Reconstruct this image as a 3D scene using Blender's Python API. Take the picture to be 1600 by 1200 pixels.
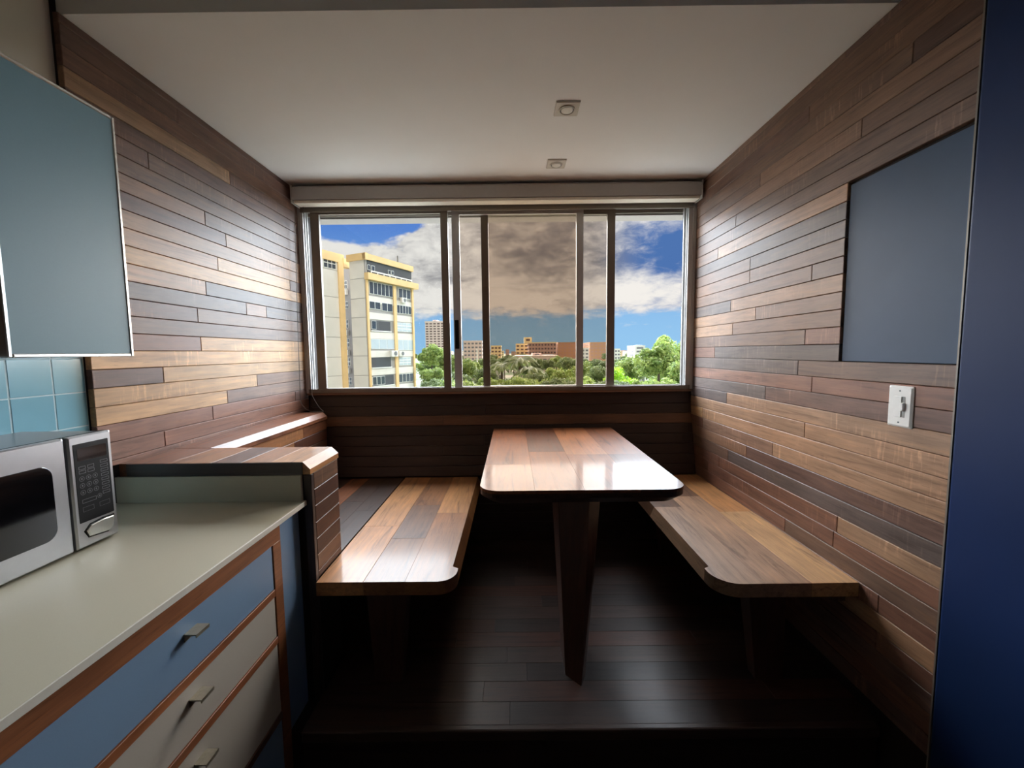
import bpy, bmesh, math, random
from mathutils import Vector, Matrix

# ------------------------------------------------------------------ clear
for o in list(bpy.data.objects): bpy.data.objects.remove(o)
scene = bpy.context.scene
COL = scene.collection
rnd = random.Random(7)

# ------------------------------------------------------------------ camera
F, CX, CY = 630.0, 800.0, 600.0                      # focal length in pixels of the 1600 x 1200 frame
CAM = Vector((0.0, 0.0, 1.25))
_roll = math.radians(0.65)
_d = Vector(((801.0 - CX) / F, -(550.0 - CY) / F, -1.0)).normalized()
_u = Vector((-math.sin(_roll), math.cos(_roll), 0))
_z = (_u - _d * _u.dot(_d)).normalized()
_x = _d.cross(_z)
ROT = Matrix((_x, _d, _z))                           # world = ROT @ camera
cam_data = bpy.data.cameras.new('camera')
cam_data.sensor_width = 36.0; cam_data.sensor_fit = 'HORIZONTAL'
cam_data.lens = 36.0 * F / 1600.0
cam_data.clip_start = 0.02; cam_data.clip_end = 6000
cam = bpy.data.objects.new('camera', cam_data); COL.objects.link(cam)
cam.matrix_world = Matrix.Translation(CAM) @ ROT.to_4x4()
scene.camera = cam

def ray(px, py): return ROT @ Vector(((px - CX) / F, -(py - CY) / F, -1.0))
def on_plane(px, py, p, n):
    r = ray(px, py); return CAM + r * ((Vector(p) - CAM).dot(n) / r.dot(n))
def at_depth(px, py, Y): return on_plane(px, py, (0, Y, 0), Vector((0, 1, 0)))

# ------------------------------------------------------------------ light
GLOW_STRENGTH, GLOW_ELEV, GLOW_ANGLE = 38.0, 13.0, 114.0
SUN_STRENGTH = 1.9
EXPOSURE = 0.0
world = bpy.data.worlds.new('sky'); scene.world = world; world.use_nodes = True
def sun_lamp(name, direction, strength, angle, color):
    l = bpy.data.lights.new(name, 'SUN'); l.energy = strength; l.angle = math.radians(angle); l.color = color
    o = bpy.data.objects.new(name, l); COL.objects.link(o)
    o.rotation_euler = Vector(direction).to_track_quat('-Z', 'Y').to_euler()
    o.location = (0, 0, 30); return o
_e = math.radians(GLOW_ELEV)
sun_lamp('daylight_fill', (0.05, -math.cos(_e), -math.sin(_e)), GLOW_STRENGTH, GLOW_ANGLE, (0.91, 0.99, 1.08))  # added wide fill lamp, far stronger than the sky itself, to brighten the room
sun_lamp('sun', (-0.55, 0.62, -0.85), SUN_STRENGTH, 0.6, (1.0, 0.93, 0.82))
vs = scene.view_settings
vs.view_transform = 'Standard'; vs.look = 'None'; vs.gamma = 1.0; vs.exposure = EXPOSURE; vs.use_curve_mapping = False

# ------------------------------------------------------------------ node helpers
class NT:
    def __init__(s, tree): s.t = tree; s.n = tree.nodes; s.l = tree.links; s.n.clear()
    def new(s, kind, **kw):
        n = s.n.new(kind)
        for k, v in kw.items():
            if k.startswith('i_'):
                key = k[2:].replace('_', ' '); s.put(n, key, v)
            else: setattr(n, k, v)
        return n
    def put(s, n, key, v):
        sock = n.inputs[int(key)] if key.isdigit() else n.inputs[key]
        if isinstance(v, bpy.types.NodeSocket): s.l.new(v, sock)
        else: sock.default_value = v
    def math(s, op, a, b=0.0, c=None, clamp=False):
        n = s.n.new('ShaderNodeMath'); n.operation = op; n.use_clamp = clamp
        s.put(n, '0', a); s.put(n, '1', b)
        if c is not None: s.put(n, '2', c)
        return n.outputs[0]
    def mix(s, f, a, b, blend='MIX'):
        n = s.n.new('ShaderNodeMix'); n.data_type = 'RGBA'; n.blend_type = blend
        s.put(n, '0', f); s.put(n, '6', a); s.put(n, '7', b); return n.outputs[2]
    def smooth(s, v, lo, hi):
        n = s.n.new('ShaderNodeMapRange'); n.interpolation_type = 'SMOOTHSTEP'
        s.put(n, '0', v); s.put(n, '1', lo); s.put(n, '2', hi); s.put(n, '3', 0.0); s.put(n, '4', 1.0); return n.outputs[0]
    def noise(s, vec, scale, detail=4.0, rough=0.55, dist=0.0):
        n = s.new('ShaderNodeTexNoise', i_Vector=vec, i_Scale=scale, i_Detail=detail, i_Roughness=rough, i_Distortion=dist); return n.outputs[0]

def lin(r, g, b):
    f = lambda c: (c / 255 / 12.92) if c <= 10 else ((c / 255 + 0.055) / 1.055) ** 2.4
    return (f(r), f(g), f(b), 1.0)

# ------------------------------------------------------------------ sky (procedural clouds on the direction vector)
def build_sky():
    t = NT(world.node_tree)
    out = t.new('ShaderNodeOutputWorld'); bg = t.new('ShaderNodeBackground')
    tc = t.new('ShaderNodeTexCoord'); sx = t.new('ShaderNodeSeparateXYZ', i_Vector=tc.outputs['Generated'])
    x, y, z = sx.outputs
    az = t.math('ARCTAN2', x, y); el = t.math('ARCSINE', z)
    # clouds flatten and crowd together towards the horizon
    ev = t.math('POWER', t.math('MAXIMUM', el, 0.0), 0.8)
    v = t.new('ShaderNodeCombineXYZ', i_X=t.math('MULTIPLY', az, 1.0), i_Y=t.math('MULTIPLY', ev, 2.0), i_Z=2.3).outputs[0]
    n1 = t.noise(v, 5.0, 9.0, 0.60, 0.25)
    n2 = t.noise(t.new('ShaderNodeVectorMath', operation='ADD', i_0=v, i_1=(3.1, 7.7, 1.2)).outputs[0], 3.0, 5.0, 0.55, 0.6)
    n3 = t.noise(v, 17.0, 7.0, 0.64, 0.35)
    def blob(a0, e0, ra, re):
        da = t.math('DIVIDE', t.math('SUBTRACT', az, a0), ra); de = t.math('DIVIDE', t.math('SUBTRACT', el, e0), re)
        r2 = t.math('ADD', t.math('MULTIPLY', da, da), t.math('MULTIPLY', de, de))
        return t.math('EXPONENT', t.math('MULTIPLY', r2, -1.0))
    rad = math.radians
    def add(*terms):
        r = None
        for k_, *b_ in terms:
            q = t.math('MULTIPLY', blob(rad(b_[0]), rad(b_[1]), rad(b_[2]), rad(b_[3])), k_)
            r = q if r is None else t.math('ADD', r, q)
        return r
    clear = add((0.70, -22, 16.4, 7.0, 2.4), (0.40, -15, 17.6, 3.5, 1.4), (0.12, -26, 9, 5, 3))
    band = t.smooth(t.math('ADD', el, t.math('MULTIPLY', t.math('SUBTRACT', n3, 0.5), 0.07)), rad(4.4), rad(6.0))
    cover = t.math('SUBTRACT', t.math('ADD', t.math('ADD', n1, t.math('MULTIPLY', n3, 0.12)), 0.20), clear)
    cloud = t.math('MULTIPLY', t.smooth(cover, 0.47, 0.58), band)
    wisps = t.math('MULTIPLY', t.smooth(n3, 0.55, 0.75), t.math('MULTIPLY', t.smooth(el, rad(1.5), rad(4)), 0.35))
    cloud = t.math('MAXIMUM', cloud, wisps)
    blue = t.mix(t.smooth(el, rad(0), rad(22)), lin(150, 200, 240), lin(66, 118, 212))
    shade = t.math('ADD', t.math('MULTIPLY', n1, 0.45), t.math('ADD', t.math('MULTIPLY', n2, 0.45), t.math('MULTIPLY', n3, 0.60)))
    shade = t.math('ADD', shade, add((0.16, -14, 14, 6, 3.5), (0.18, -25, 14, 4, 2.5), (-0.13, -9.5, 10, 5, 2.0), (0.10, -10, 7.5, 8, 1.6), (-0.05, 3, 12, 9, 3.2), (0.12, 3, 7.4, 12, 1.6),
                                    (0.22, 21, 18.2, 6, 2.2), (-0.22, 21, 12.6, 6, 2.6), (0.12, 20, 8.2, 7, 1.8)))
    grey = t.mix(t.smooth(az, rad(10), rad(19)), lin(140, 139, 144), lin(78, 116, 176))
    ccol = t.mix(t.smooth(shade, 0.52, 0.92), grey, lin(244, 240, 234))
    col = t.mix(cloud, blue, ccol)
    ground = lin(120, 128, 110)
    col = t.mix(t.smooth(el, rad(-1.5), rad(0)), ground, col)
    t.put(bg, 'Color', col); t.put(bg, 'Strength', 1.0)
    t.l.new(bg.outputs[0], out.inputs[0])
build_sky()

# ------------------------------------------------------------------ materials
def pbr(name, color, rough=0.5, metal=0.0, coat=0.0, spec=0.5, var=0.06, vscale=40.0, bump=0.0, bscale=200.0):
    m = bpy.data.materials.new(name); m.use_nodes = True
    t = NT(m.node_tree); out = t.new('ShaderNodeOutputMaterial'); b = t.new('ShaderNodeBsdfPrincipled')
    tc = t.new('ShaderNodeTexCoord').outputs['Object']
    n = t.noise(tc, vscale, 3.0)
    k = t.math('ADD', t.math('MULTIPLY', t.math('SUBTRACT', n, 0.5), 2 * var), 1.0)
    col = t.new('ShaderNodeVectorMath', operation='SCALE'); t.put(col, '0', color[:3]); t.put(col, 'Scale', k)
    t.put(b, 'Base Color', col.outputs[0]); t.put(b, 'Roughness', rough); t.put(b, 'Metallic', metal)
    t.put(b, 'Coat Weight', coat); t.put(b, 'Coat Roughness', 0.1); t.put(b, 'Specular IOR Level', spec)
    if bump:
        bp = t.new('ShaderNodeBump', i_Strength=bump, i_Distance=0.002, i_Height=t.noise(tc, bscale, 2.0)); t.put(b, 'Normal', bp.outputs[0])
    t.l.new(b.outputs[0], out.inputs[0]); return m

def wood(name, axis, rough=0.42, coat=0.3, coat_rough=0.14, streak=0.6, spec=0.5, saw=0.0):
    m = bpy.data.materials.new(name); m.use_nodes = True
    t = NT(m.node_tree); out = t.new('ShaderNodeOutputMaterial'); b = t.new('ShaderNodeBsdfPrincipled')
    oi = t.new('ShaderNodeObjectInfo')
    off = t.new('ShaderNodeVectorMath', operation='SCALE', i_0=(31.0, 47.0, 19.0), i_Scale=oi.outputs['Random']).outputs[0]
    pos = t.new('ShaderNodeVectorMath', operation='ADD', i_0=t.new('ShaderNodeTexCoord').outputs['Object'], i_1=off).outputs[0]
    def sc(across, along):
        s = [across] * 3; s['XYZ'.index(axis)] = along
        return t.new('ShaderNodeVectorMath', operation='MULTIPLY', i_0=pos, i_1=tuple(s)).outputs[0]
    fine = t.noise(sc(70, 4.0), 1.0, 6.0, 0.65, 0.4)
    pores = t.noise(sc(220, 16.0), 1.0, 3.0, 0.6)
    figure = t.noise(sc(17, 1.5), 1.0, 6.0, 0.62, 1.8)
    blot = t.noise(sc(7, 5.0), 1.0, 3.0, 0.5)
    c = oi.outputs['Color']
    k = t.math('ADD', t.math('MULTIPLY', t.math('SUBTRACT', fine, 0.5), 1.15), 1.0)
    k = t.math('MULTIPLY', k, t.math('ADD', t.math('MULTIPLY', blot, 0.7), 0.65))
    if saw:                                              # rough-sawn marks across the board
        sw_ = t.math('MULTIPLY', t.smooth(t.noise(sc(9, 85.0), 1.0, 3.0, 0.6), 0.52, 0.72), t.smooth(t.noise(sc(4, 3.0), 1.0, 2.0), 0.50, 0.66))
        k = t.math('MULTIPLY', k, t.math('ADD', 1.0, t.math('MULTIPLY', sw_, saw)))
    k = t.math('MULTIPLY', k, t.math('SUBTRACT', 1.0, t.math('MULTIPLY', t.smooth(pores, 0.58, 0.75), 0.35)))
    base = t.new('ShaderNodeVectorMath', operation='SCALE', i_0=c, i_Scale=k).outputs[0]
    dark = t.new('ShaderNodeVectorMath', operation='MULTIPLY', i_0=base, i_1=(0.42, 0.38, 0.38)).outputs[0]
    warm = t.new('ShaderNodeVectorMath', operation='MULTIPLY', i_0=base, i_1=(1.25, 1.18, 1.02)).outputs[0]
    col = t.mix(t.math('MULTIPLY', t.smooth(figure, 0.52, 0.70), streak), base, dark)
    col = t.mix(t.math('MULTIPLY', t.smooth(figure, 0.46, 0.30), 0.8), col, warm)
    t.put(b, 'Base Color', col)
    t.put(b, 'Roughness', t.math('ADD', t.math('MULTIPLY', fine, 0.2), rough - 0.1))
    t.put(b, 'Coat Weight', coat); t.put(b, 'Coat Roughness', coat_rough); t.put(b, 'Specular IOR Level', spec)
    bp = t.new('ShaderNodeBump', i_Strength=0.25, i_Distance=0.0012, i_Height=t.math('ADD', t.math('MULTIPLY', fine, 0.6), t.math('MULTIPLY', pores, 0.5)))
    t.put(b, 'Normal', bp.outputs[0])
    t.l.new(b.outputs[0], out.inputs[0]); return m

def glass(name, tint):
    m = bpy.data.materials.new(name); m.use_nodes = True
    t = NT(m.node_tree); out = t.new('ShaderNodeOutputMaterial')
    tr = t.new('ShaderNodeBsdfTransparent', i_Color=tint); gl = t.new('ShaderNodeBsdfGlossy', i_Roughness=0.02)
    n = t.noise(t.new('ShaderNodeTexCoord').outputs['Object'], 3.0, 3.0)
    t.put(tr, 'Color', t.mix(t.math('MULTIPLY', n, 0.12), tint, (tint[0] * 0.9, tint[1] * 0.9, tint[2] * 0.9, 1)))
    mx = t.new('ShaderNodeMixShader', i_0=0.025, i_1=tr.outputs[0], i_2=gl.outputs[0])
    t.l.new(mx.outputs[0], out.inputs[0]); return m

M = dict(
    wall_wood=wood('wall_board_wood', 'Y', 0.46, 0.08, 0.26, 0.6, 0.42, 0.7),
    seat_wood=wood('seat_wood', 'Y', 0.46, 0.34, 0.15, 0.8, 0.35),
    top_wood=wood('table_wood', 'Y', 0.46, 0.22, 0.10, 0.8, 0.2),
    cross_wood=wood('cross_grain_wood', 'X', 0.42, 0.3, 0.16),
    back_wood=wood('backrest_wood', 'X', 0.5, 0.12, 0.3),
    floor_wood=wood('floor_wood', 'X', 0.52, 0.07, 0.2, 0.6, 0.4),
    leg_wood=wood('leg_wood', 'Z', 0.45, 0.2, 0.2, 0.4),
    panel_dark=pbr('dark_backing', lin(34, 24, 20), 0.8),
    ceiling=pbr('painted_ceiling', lin(242, 243, 240), 0.85, var=0.015, vscale=8, bump=0.15, bscale=300),
    plaster=pbr('painted_plaster', lin(214, 211, 202), 0.85, var=0.03, vscale=6, bump=0.15, bscale=300),
    far_wall=pbr('dim_kitchen_paint', lin(104, 99, 91), 0.85, var=0.03, vscale=6),
    kitchen_floor=pbr('kitchen_floor_stain', lin(34, 25, 22), 0.5, var=0.3, vscale=6),
    tile=pbr('glazed_blue_tile', lin(134, 186, 204), 0.14, coat=0.5, var=0.05, vscale=9),
    grout=pbr('pale_grout', lin(190, 216, 222), 0.8),
    laminate=pbr('beige_laminate', lin(206, 200, 178), 0.42, var=0.05, vscale=500),
    laminate_edge=pbr('laminate_edge', lin(222, 220, 208), 0.35),
    cab_blue=pbr('blue_laminate', lin(128, 158, 188), 0.4, var=0.04, vscale=300),
    door_blue=pbr('grey_blue_laminate', lin(108, 146, 160), 0.42, var=0.04, vscale=300),
    cab_white=pbr('offwhite_laminate', lin(198, 192, 180), 0.42, var=0.04, vscale=300),
    cab_frame=wood('cabinet_frame_wood', 'Y', 0.45, 0.15, 0.2, 0.3),
    steel=pbr('brushed_steel', lin(196, 198, 202), 0.32, 0.85, var=0.04, vscale=60),
    alu=pbr('anodised_aluminium', lin(196, 196, 196), 0.4, 0.25),
    alu_dark=pbr('bronze_aluminium', lin(132, 124, 115), 0.42, 0.25),
    alu_trim=pbr('polished_aluminium_trim', lin(226, 228, 224), 0.22, 0.7),
    pull=pbr('brushed_nickel', lin(176, 170, 152), 0.35, 0.7, var=0.2, vscale=120),
    black=pbr('black_plastic', lin(14, 13, 16), 0.5, spec=0.25),
    black_gloss=pbr('black_glass', lin(10, 10, 13), 0.08, coat=0.4),
    mw_case=pbr('dark_painted_case', lin(72, 88, 96), 0.35),
    slot_grey=pbr('slot_grey', lin(168, 170, 168), 0.6),
    key_grey=pbr('key_print', lin(110, 112, 116), 0.6),
    slate=pbr('chalkboard_slate', lin(64, 84, 110), 0.5, spec=0.3, var=0.12, vscale=5),
    navy=pbr('navy_lacquer', lin(27, 48, 92), 0.45, coat=0.0, spec=0.2, var=0.15, vscale=4),
    white_plastic=pbr('white_plastic', lin(246, 247, 244), 0.3),
    blind=pbr('blind_cassette', lin(178, 174, 168), 0.5),
    blind_light=pbr('blind_bottom_bar', lin(236, 230, 212), 0.4),
    chain=pbr('bead_chain_metal', lin(120, 112, 104), 0.3, 0.7),
    lamp_trim=pbr('lamp_trim', lin(206, 202, 190), 0.5),
    lamp_lens=pbr('lamp_lens', lin(232, 230, 220), 0.25),
    clear=glass('clear_glass', (0.97, 0.98, 0.98, 1)),
    tint=glass('bronze_tint_glass', (0.88, 0.83, 0.78, 1)),
    concrete=pbr('exterior_concrete', lin(168, 164, 158), 0.8, var=0.1, vscale=3),
)

# ------------------------------------------------------------------ geometry helpers
def wloc(o):
    v = Vector((0, 0, 0))
    while o: v += o.location; o = o.parent
    return v
def link(name, me, mat, parent=None, loc=(0, 0, 0), color=None):
    o = bpy.data.objects.new(name, me); COL.objects.link(o)
    if mat and not me.materials: me.materials.append(mat)
    if parent: o.parent = parent; o.location = Vector(loc) - wloc(parent)
    else: o.location = loc
    if color: o.color = color
    return o
def mesh(name, verts, faces, mat, parent=None, color=None, origin=None, smooth=False):
    vs_ = [Vector(v) for v in verts]
    if origin is None:
        lo = [min(v[i] for v in vs_) for i in range(3)]; hi = [max(v[i] for v in vs_) for i in range(3)]
        origin = Vector([(a + b) / 2 for a, b in zip(lo, hi)])
    else: origin = Vector(origin)
    me = bpy.data.meshes.new(name); me.from_pydata([v - origin for v in vs_], [], faces)
    bm = bmesh.new(); bm.from_mesh(me); bmesh.ops.recalc_face_normals(bm, faces=bm.faces); bm.to_mesh(me); bm.free()
    if smooth:
        for p in me.polygons: p.use_smooth = True
    return link(name, me, mat, parent, origin, color)
BOXF = [(0, 1, 2, 3), (4, 7, 6, 5), (0, 4, 5, 1), (1, 5, 6, 2), (2, 6, 7, 3), (3, 7, 4, 0)]
def boxv(x0, x1, y0, y1, z0, z1):
    return [(x0, y0, z0), (x1, y0, z0), (x1, y1, z0), (x0, y1, z0), (x0, y0, z1), (x1, y0, z1), (x1, y1, z1), (x0, y1, z1)]
def box(name, x0, x1, y0, y1, z0, z1, mat, parent=None, color=None, bevel=0.0, seg=1):
    o = mesh(name, boxv(x0, x1, y0, y1, z0, z1), BOXF, mat, parent, color)
    if bevel:
        bm = bmesh.new(); bm.from_mesh(o.data)
        bmesh.ops.bevel(bm, geom=bm.edges[:], offset=bevel, segments=seg, affect='EDGES', profile=0.5)
        bm.to_mesh(o.data); bm.free()
    return o
def multibox(name, boxes, mat, parent=None, color=None):
    v, f = [], []
    for b in boxes:
        k = len(v); v += boxv(*b); f += [tuple(i + k for i in q) for q in BOXF]
    return mesh(name, v, f, mat, parent, color)
def loft(name, rings, mat, parent=None, color=None, smooth=False):
    """rings: lists of 3-D points with equal counts, capped at both ends"""
    n = len(rings[0]); v = [p for r in rings for p in r]; f = []
    for k in range(len(rings) - 1):
        for i in range(n):
            j = (i + 1) % n; f.append((k * n + i, k * n + j, (k + 1) * n + j, (k + 1) * n + i))
    f.append(tuple(range(n))); f.append(tuple(range((len(rings) - 1) * n, len(rings) * n)))
    return mesh(name, v, f, mat, parent, color, smooth=smooth)
def empty(name, loc, label=None, cat=None, group=None):
    o = bpy.data.objects.new(name, None); COL.objects.link(o); o.location = loc; o.empty_display_size = 0.1
    if label: tag(o, label, cat, group)
    return o
def tag(o, label, cat, group=None):
    o['label'] = label; o['category'] = cat
    if group: o['group'] = group
    return o
def struct(o, label=None):
    o['kind'] = 'structure'
    if label: o['label'] = label
    return o
def jit(c, a=0.10):
    k = 1 + rnd.uniform(-a, a); w = rnd.uniform(-0.03, 0.03)
    return (c[0] * k * (1 + w), c[1] * k, c[2] * k * (1 - w), 1)
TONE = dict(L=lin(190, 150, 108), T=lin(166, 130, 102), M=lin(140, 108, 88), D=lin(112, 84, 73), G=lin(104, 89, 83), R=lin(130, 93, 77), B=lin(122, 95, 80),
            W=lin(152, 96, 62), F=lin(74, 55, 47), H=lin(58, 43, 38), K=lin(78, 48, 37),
            S=lin(182, 128, 80), Q=lin(150, 101, 64), N=lin(112, 80, 60), P=lin(126, 76, 48), O=lin(92, 56, 40), U=lin(140, 90, 57))

def board(name, axis, a0, a1, b0, b1, face, back, normal, mat, parent, tone, bev=0.0018, gap=0.0008):
    """a thin plank with chamfered front edges. axis: length axis; b: cross axis; normal: axis index that it faces"""
    ai = 'XYZ'.index(axis); ni = 'XYZ'.index(normal); bi = 3 - ai - ni
    a0 += gap; a1 -= gap; b0 += gap; b1 -= gap
    s = 1 if face > back else -1
    v = []
    for dep, ins in ((back, 0), (face - s * bev, 0), (face, bev)):
        for aa, bb in ((a0 + ins, b0 + ins), (a1 - ins, b0 + ins), (a1 - ins, b1 - ins), (a0 + ins, b1 - ins)):
            p = [0, 0, 0]; p[ai] = aa; p[bi] = bb; p[ni] = dep; v.append(tuple(p))
    f = [(8, 9, 10, 11)]
    for k in (0, 4):
        for i in range(4): f.append((k + i, k + (i + 1) % 4, k + 4 + (i + 1) % 4, k + 4 + i))
    return mesh(name, v, f, mat, parent, jit(TONE[tone]) if isinstance(tone, str) else tone)

# ================================================================== THE ROOM
XL, XR, YB = -1.385, 1.20, 2.72          # wood faces left and right, window plane
ZC = 2.31                                # nook ceiling
KF = -0.16                               # kitchen floor, one step down
XK = -1.41                               # kitchen wall behind the tiles
def px_on_left(px): return on_plane(px, 480, (XL, 0, 0), Vector((1, 0, 0))).y
def px_on_right(px, py=500): return on_plane(px, py, (XR, 0, 0), Vector((1, 0, 0))).y

# floor and platform
fl = struct(box('floor', -1.60, 1.40, 1.26, 2.90, KF - 0.05, -0.02, M['panel_dark']), 'raised dark wooden floor under the booth')
kf = struct(box('floor_kitchen', -1.60, 2.6, -2.2, 1.26, KF - 0.05, KF, M['kitchen_floor']), 'dark kitchen floor one step below the booth')
row_y = 1.262
k = 0
while row_y < 2.60:
    y1 = min(row_y + 0.09, 2.605)
    cuts = [-0.715]; x = -0.715 + rnd.uniform(0.4, 1.3)
    while x < 1.05: cuts.append(x); x += rnd.uniform(1.0, 1.6)
    cuts.append(1.215)
    if row_y > 1.62 : cuts[0] = -1.2
    for c0, c1 in zip(cuts, cuts[1:]):
        board('floor_plank', 'X', c0, c1, row_y, y1, 0.0, -0.02, 'Z', M['floor_wood'], fl, rnd.choice('FFHHK'), 0.0006, 0.0003)
    row_y = y1; k += 1
st = struct(box('trim_1', -0.715, 1.20, 1.236, 1.262, -0.035, 0.004, M['floor_wood'], None, jit(TONE['F']), 0.006, 2), 'rounded wooden nosing of the step up to the booth')
struct(box('trim_2', -0.715, 1.20, 1.25, 1.2599, KF, -0.035, M['floor_wood'], None, jit(TONE['H'])), 'dark wooden riser of the step')

# ceiling
ce = struct(box('ceiling', -1.5, 1.35, 1.335, 2.70, ZC, ZC + 0.22, M['ceiling']), 'pale dropped ceiling over the booth')
struct(box('ceiling_kitchen', -1.6, 2.6, -2.2, 1.335, 2.47, 2.53, M['ceiling']), 'higher kitchen ceiling')

# left wall with boards
wl = struct(box('wall_left', -1.60, XL - 0.018, 1.322, 2.90, KF, 2.53, M['panel_dark']), 'left wall clad in horizontal wood boards')
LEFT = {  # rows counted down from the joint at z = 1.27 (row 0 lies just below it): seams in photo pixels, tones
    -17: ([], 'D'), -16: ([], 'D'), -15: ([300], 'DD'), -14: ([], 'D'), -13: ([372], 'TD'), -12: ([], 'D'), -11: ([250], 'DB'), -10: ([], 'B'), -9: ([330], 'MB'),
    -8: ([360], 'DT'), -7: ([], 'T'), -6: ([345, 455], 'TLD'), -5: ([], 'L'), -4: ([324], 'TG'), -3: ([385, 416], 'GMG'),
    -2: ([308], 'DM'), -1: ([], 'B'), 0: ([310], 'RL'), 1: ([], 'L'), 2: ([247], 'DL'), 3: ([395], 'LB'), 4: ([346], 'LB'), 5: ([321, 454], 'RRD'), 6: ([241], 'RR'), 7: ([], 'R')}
zj = 1.333; step = 0.0631
for r, (seams, tones) in sorted(LEFT.items()):
    z1 = zj - step * r; z0 = z1 - step
    if z0 > ZC: continue
    z1 = min(z1, ZC - 0.001); z0 = max(z0, 0.872)
    if z1 - z0 < 0.008: continue
    ys = [1.322] + [px_on_left(s) for s in seams] + [2.715]
    for a, b, tn in zip(ys, ys[1:], tones):
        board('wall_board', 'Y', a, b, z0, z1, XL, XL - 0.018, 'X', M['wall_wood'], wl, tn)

# right wall with boards
wr = struct(box('wall_right', XR + 0.018, 1.40, 1.088, 2.90, KF, 2.53, M['panel_dark']), 'right wall clad in horizontal wood boards')
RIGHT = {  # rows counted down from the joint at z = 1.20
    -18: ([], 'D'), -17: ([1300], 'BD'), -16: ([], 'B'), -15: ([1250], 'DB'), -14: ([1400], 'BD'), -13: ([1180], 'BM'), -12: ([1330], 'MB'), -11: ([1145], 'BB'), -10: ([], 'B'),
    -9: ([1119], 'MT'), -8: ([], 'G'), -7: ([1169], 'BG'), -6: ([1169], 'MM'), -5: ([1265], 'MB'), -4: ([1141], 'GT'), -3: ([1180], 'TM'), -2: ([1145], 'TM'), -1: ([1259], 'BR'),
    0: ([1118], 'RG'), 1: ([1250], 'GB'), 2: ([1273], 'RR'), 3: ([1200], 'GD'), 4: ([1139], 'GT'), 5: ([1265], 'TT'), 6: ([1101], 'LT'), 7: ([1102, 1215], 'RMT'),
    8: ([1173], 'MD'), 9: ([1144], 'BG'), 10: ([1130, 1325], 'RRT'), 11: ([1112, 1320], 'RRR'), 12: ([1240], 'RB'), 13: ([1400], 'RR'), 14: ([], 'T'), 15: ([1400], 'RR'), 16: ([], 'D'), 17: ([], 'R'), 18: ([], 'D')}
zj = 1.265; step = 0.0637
YE = 1.090; YCH = 1.488; ZCH0, ZCH1 = 1.2013, 1.829
for r, (seams, tones) in sorted(RIGHT.items()):
    z1 = zj - step * r; z0 = z1 - step
    if z0 > ZC: continue
    z1 = min(z1, ZC - 0.001); z0 = max(z0, -0.015)
    if z1 - z0 < 0.008: continue
    zm = (z0 + z1) / 2
    end = YCH if ZCH0 < zm < ZCH1 + 0.02 else YE
    ys = [2.715] + [px_on_right(s) for s in seams] + [end]
    ys = [y for y in ys if y >= end - 1e-6]
    if ys[-1] > end + 1e-6: ys.append(end)
    for a, b, tn in zip(ys, ys[1:], tones):
        if a - b < 0.01: continue
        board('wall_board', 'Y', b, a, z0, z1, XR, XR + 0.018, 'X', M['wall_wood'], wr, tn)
# chalkboard set into the right wall
chk = tag(box('chalkboard', XR + 0.008, XR + 0.018, YE + 0.002, YCH - 0.003, ZCH0 + 0.002, ZCH1 - 0.002, M['slate'], None, None, 0.001), 'dark slate chalkboard panel set flush into the right wood wall', 'chalkboard')

# wall below and beside the window
wb = struct(multibox('wall_back', [(-1.60, 1.40, YB + 0.03, 2.90, KF, 0.965), (-1.60, XL, YB + 0.03, 2.90, 0.965, 2.205), (XR, 1.40, YB + 0.03, 2.90, 0.965, 2.205), (-1.60, 1.40, YB - 0.02, 2.90, 2.205, 2.53),
                                   (-1.60, 1.40, 2.60, YB + 0.03, KF, 0.43)], M['panel_dark']), 'window wall of the booth')
struct(box('trim_3', -1.60, 1.40, 2.90, 3.02, 2.19, 2.9, M['concrete']), 'concrete lintel outside above the window')
struct(box('trim_4', -1.60, 1.40, 2.90, 3.0, -1.2, 0.96, M['concrete']), 'concrete spandrel outside below the window')
# lower boards of the back wall under the benches
for i in range(6):
    z0 = 0.002 + i * 0.064
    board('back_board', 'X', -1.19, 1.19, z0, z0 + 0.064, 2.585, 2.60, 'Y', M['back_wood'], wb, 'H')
# slanted backrest of horizontal boards between seat and sill
br = empty('backrest', (0, 2.65, 0.44), 'dark slanted backrest of horizontal boards below the window', 'backrest')
def bry(z): return 2.595 + (z - 0.44) / (0.975 - 0.44) * 0.125
loft('backing', [[(-1.375, 2.742, z), (1.195, 2.742, z), (1.195, bry(z) + 0.016, z), (-1.375, bry(z) + 0.016, z)] for z in (0.44, 0.972)], M['panel_dark'], br)
zz = [0.44, 0.505, 0.57, 0.635, 0.70, 0.765, 0.83, 0.895, 0.974]
for i, (a, b) in enumerate(zip(zz, zz[1:])):
    for x0, x1 in (((-1.375, -0.2 + 0.31 * math.sin(i * 2.1)), (-0.2 + 0.31 * math.sin(i * 2.1), 1.195))):
        a_, b_ = a + 0.0008, b - 0.0008
        x0_, x1_ = x0 + 0.0008, x1 - 0.0008
        loft('backrest_board', [[(x0_, bry(z) + ins, z), (x1_, bry(z) + ins, z), (x1_, bry(z) + 0.016, z), (x0_, bry(z) + 0.016, z)] for z, ins in ((a_, 0.002), (a_ + 0.002, 0), (b_ - 0.002, 0), (b_, 0.002))],
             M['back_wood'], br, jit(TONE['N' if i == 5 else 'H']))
struct(box('trim_5', -1.385, 1.198, 2.690, 2.755, 0.974, 0.990, M['cross_wood'], None, jit(TONE['M']), 0.003), 'thin wooden window sill cap')

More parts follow.
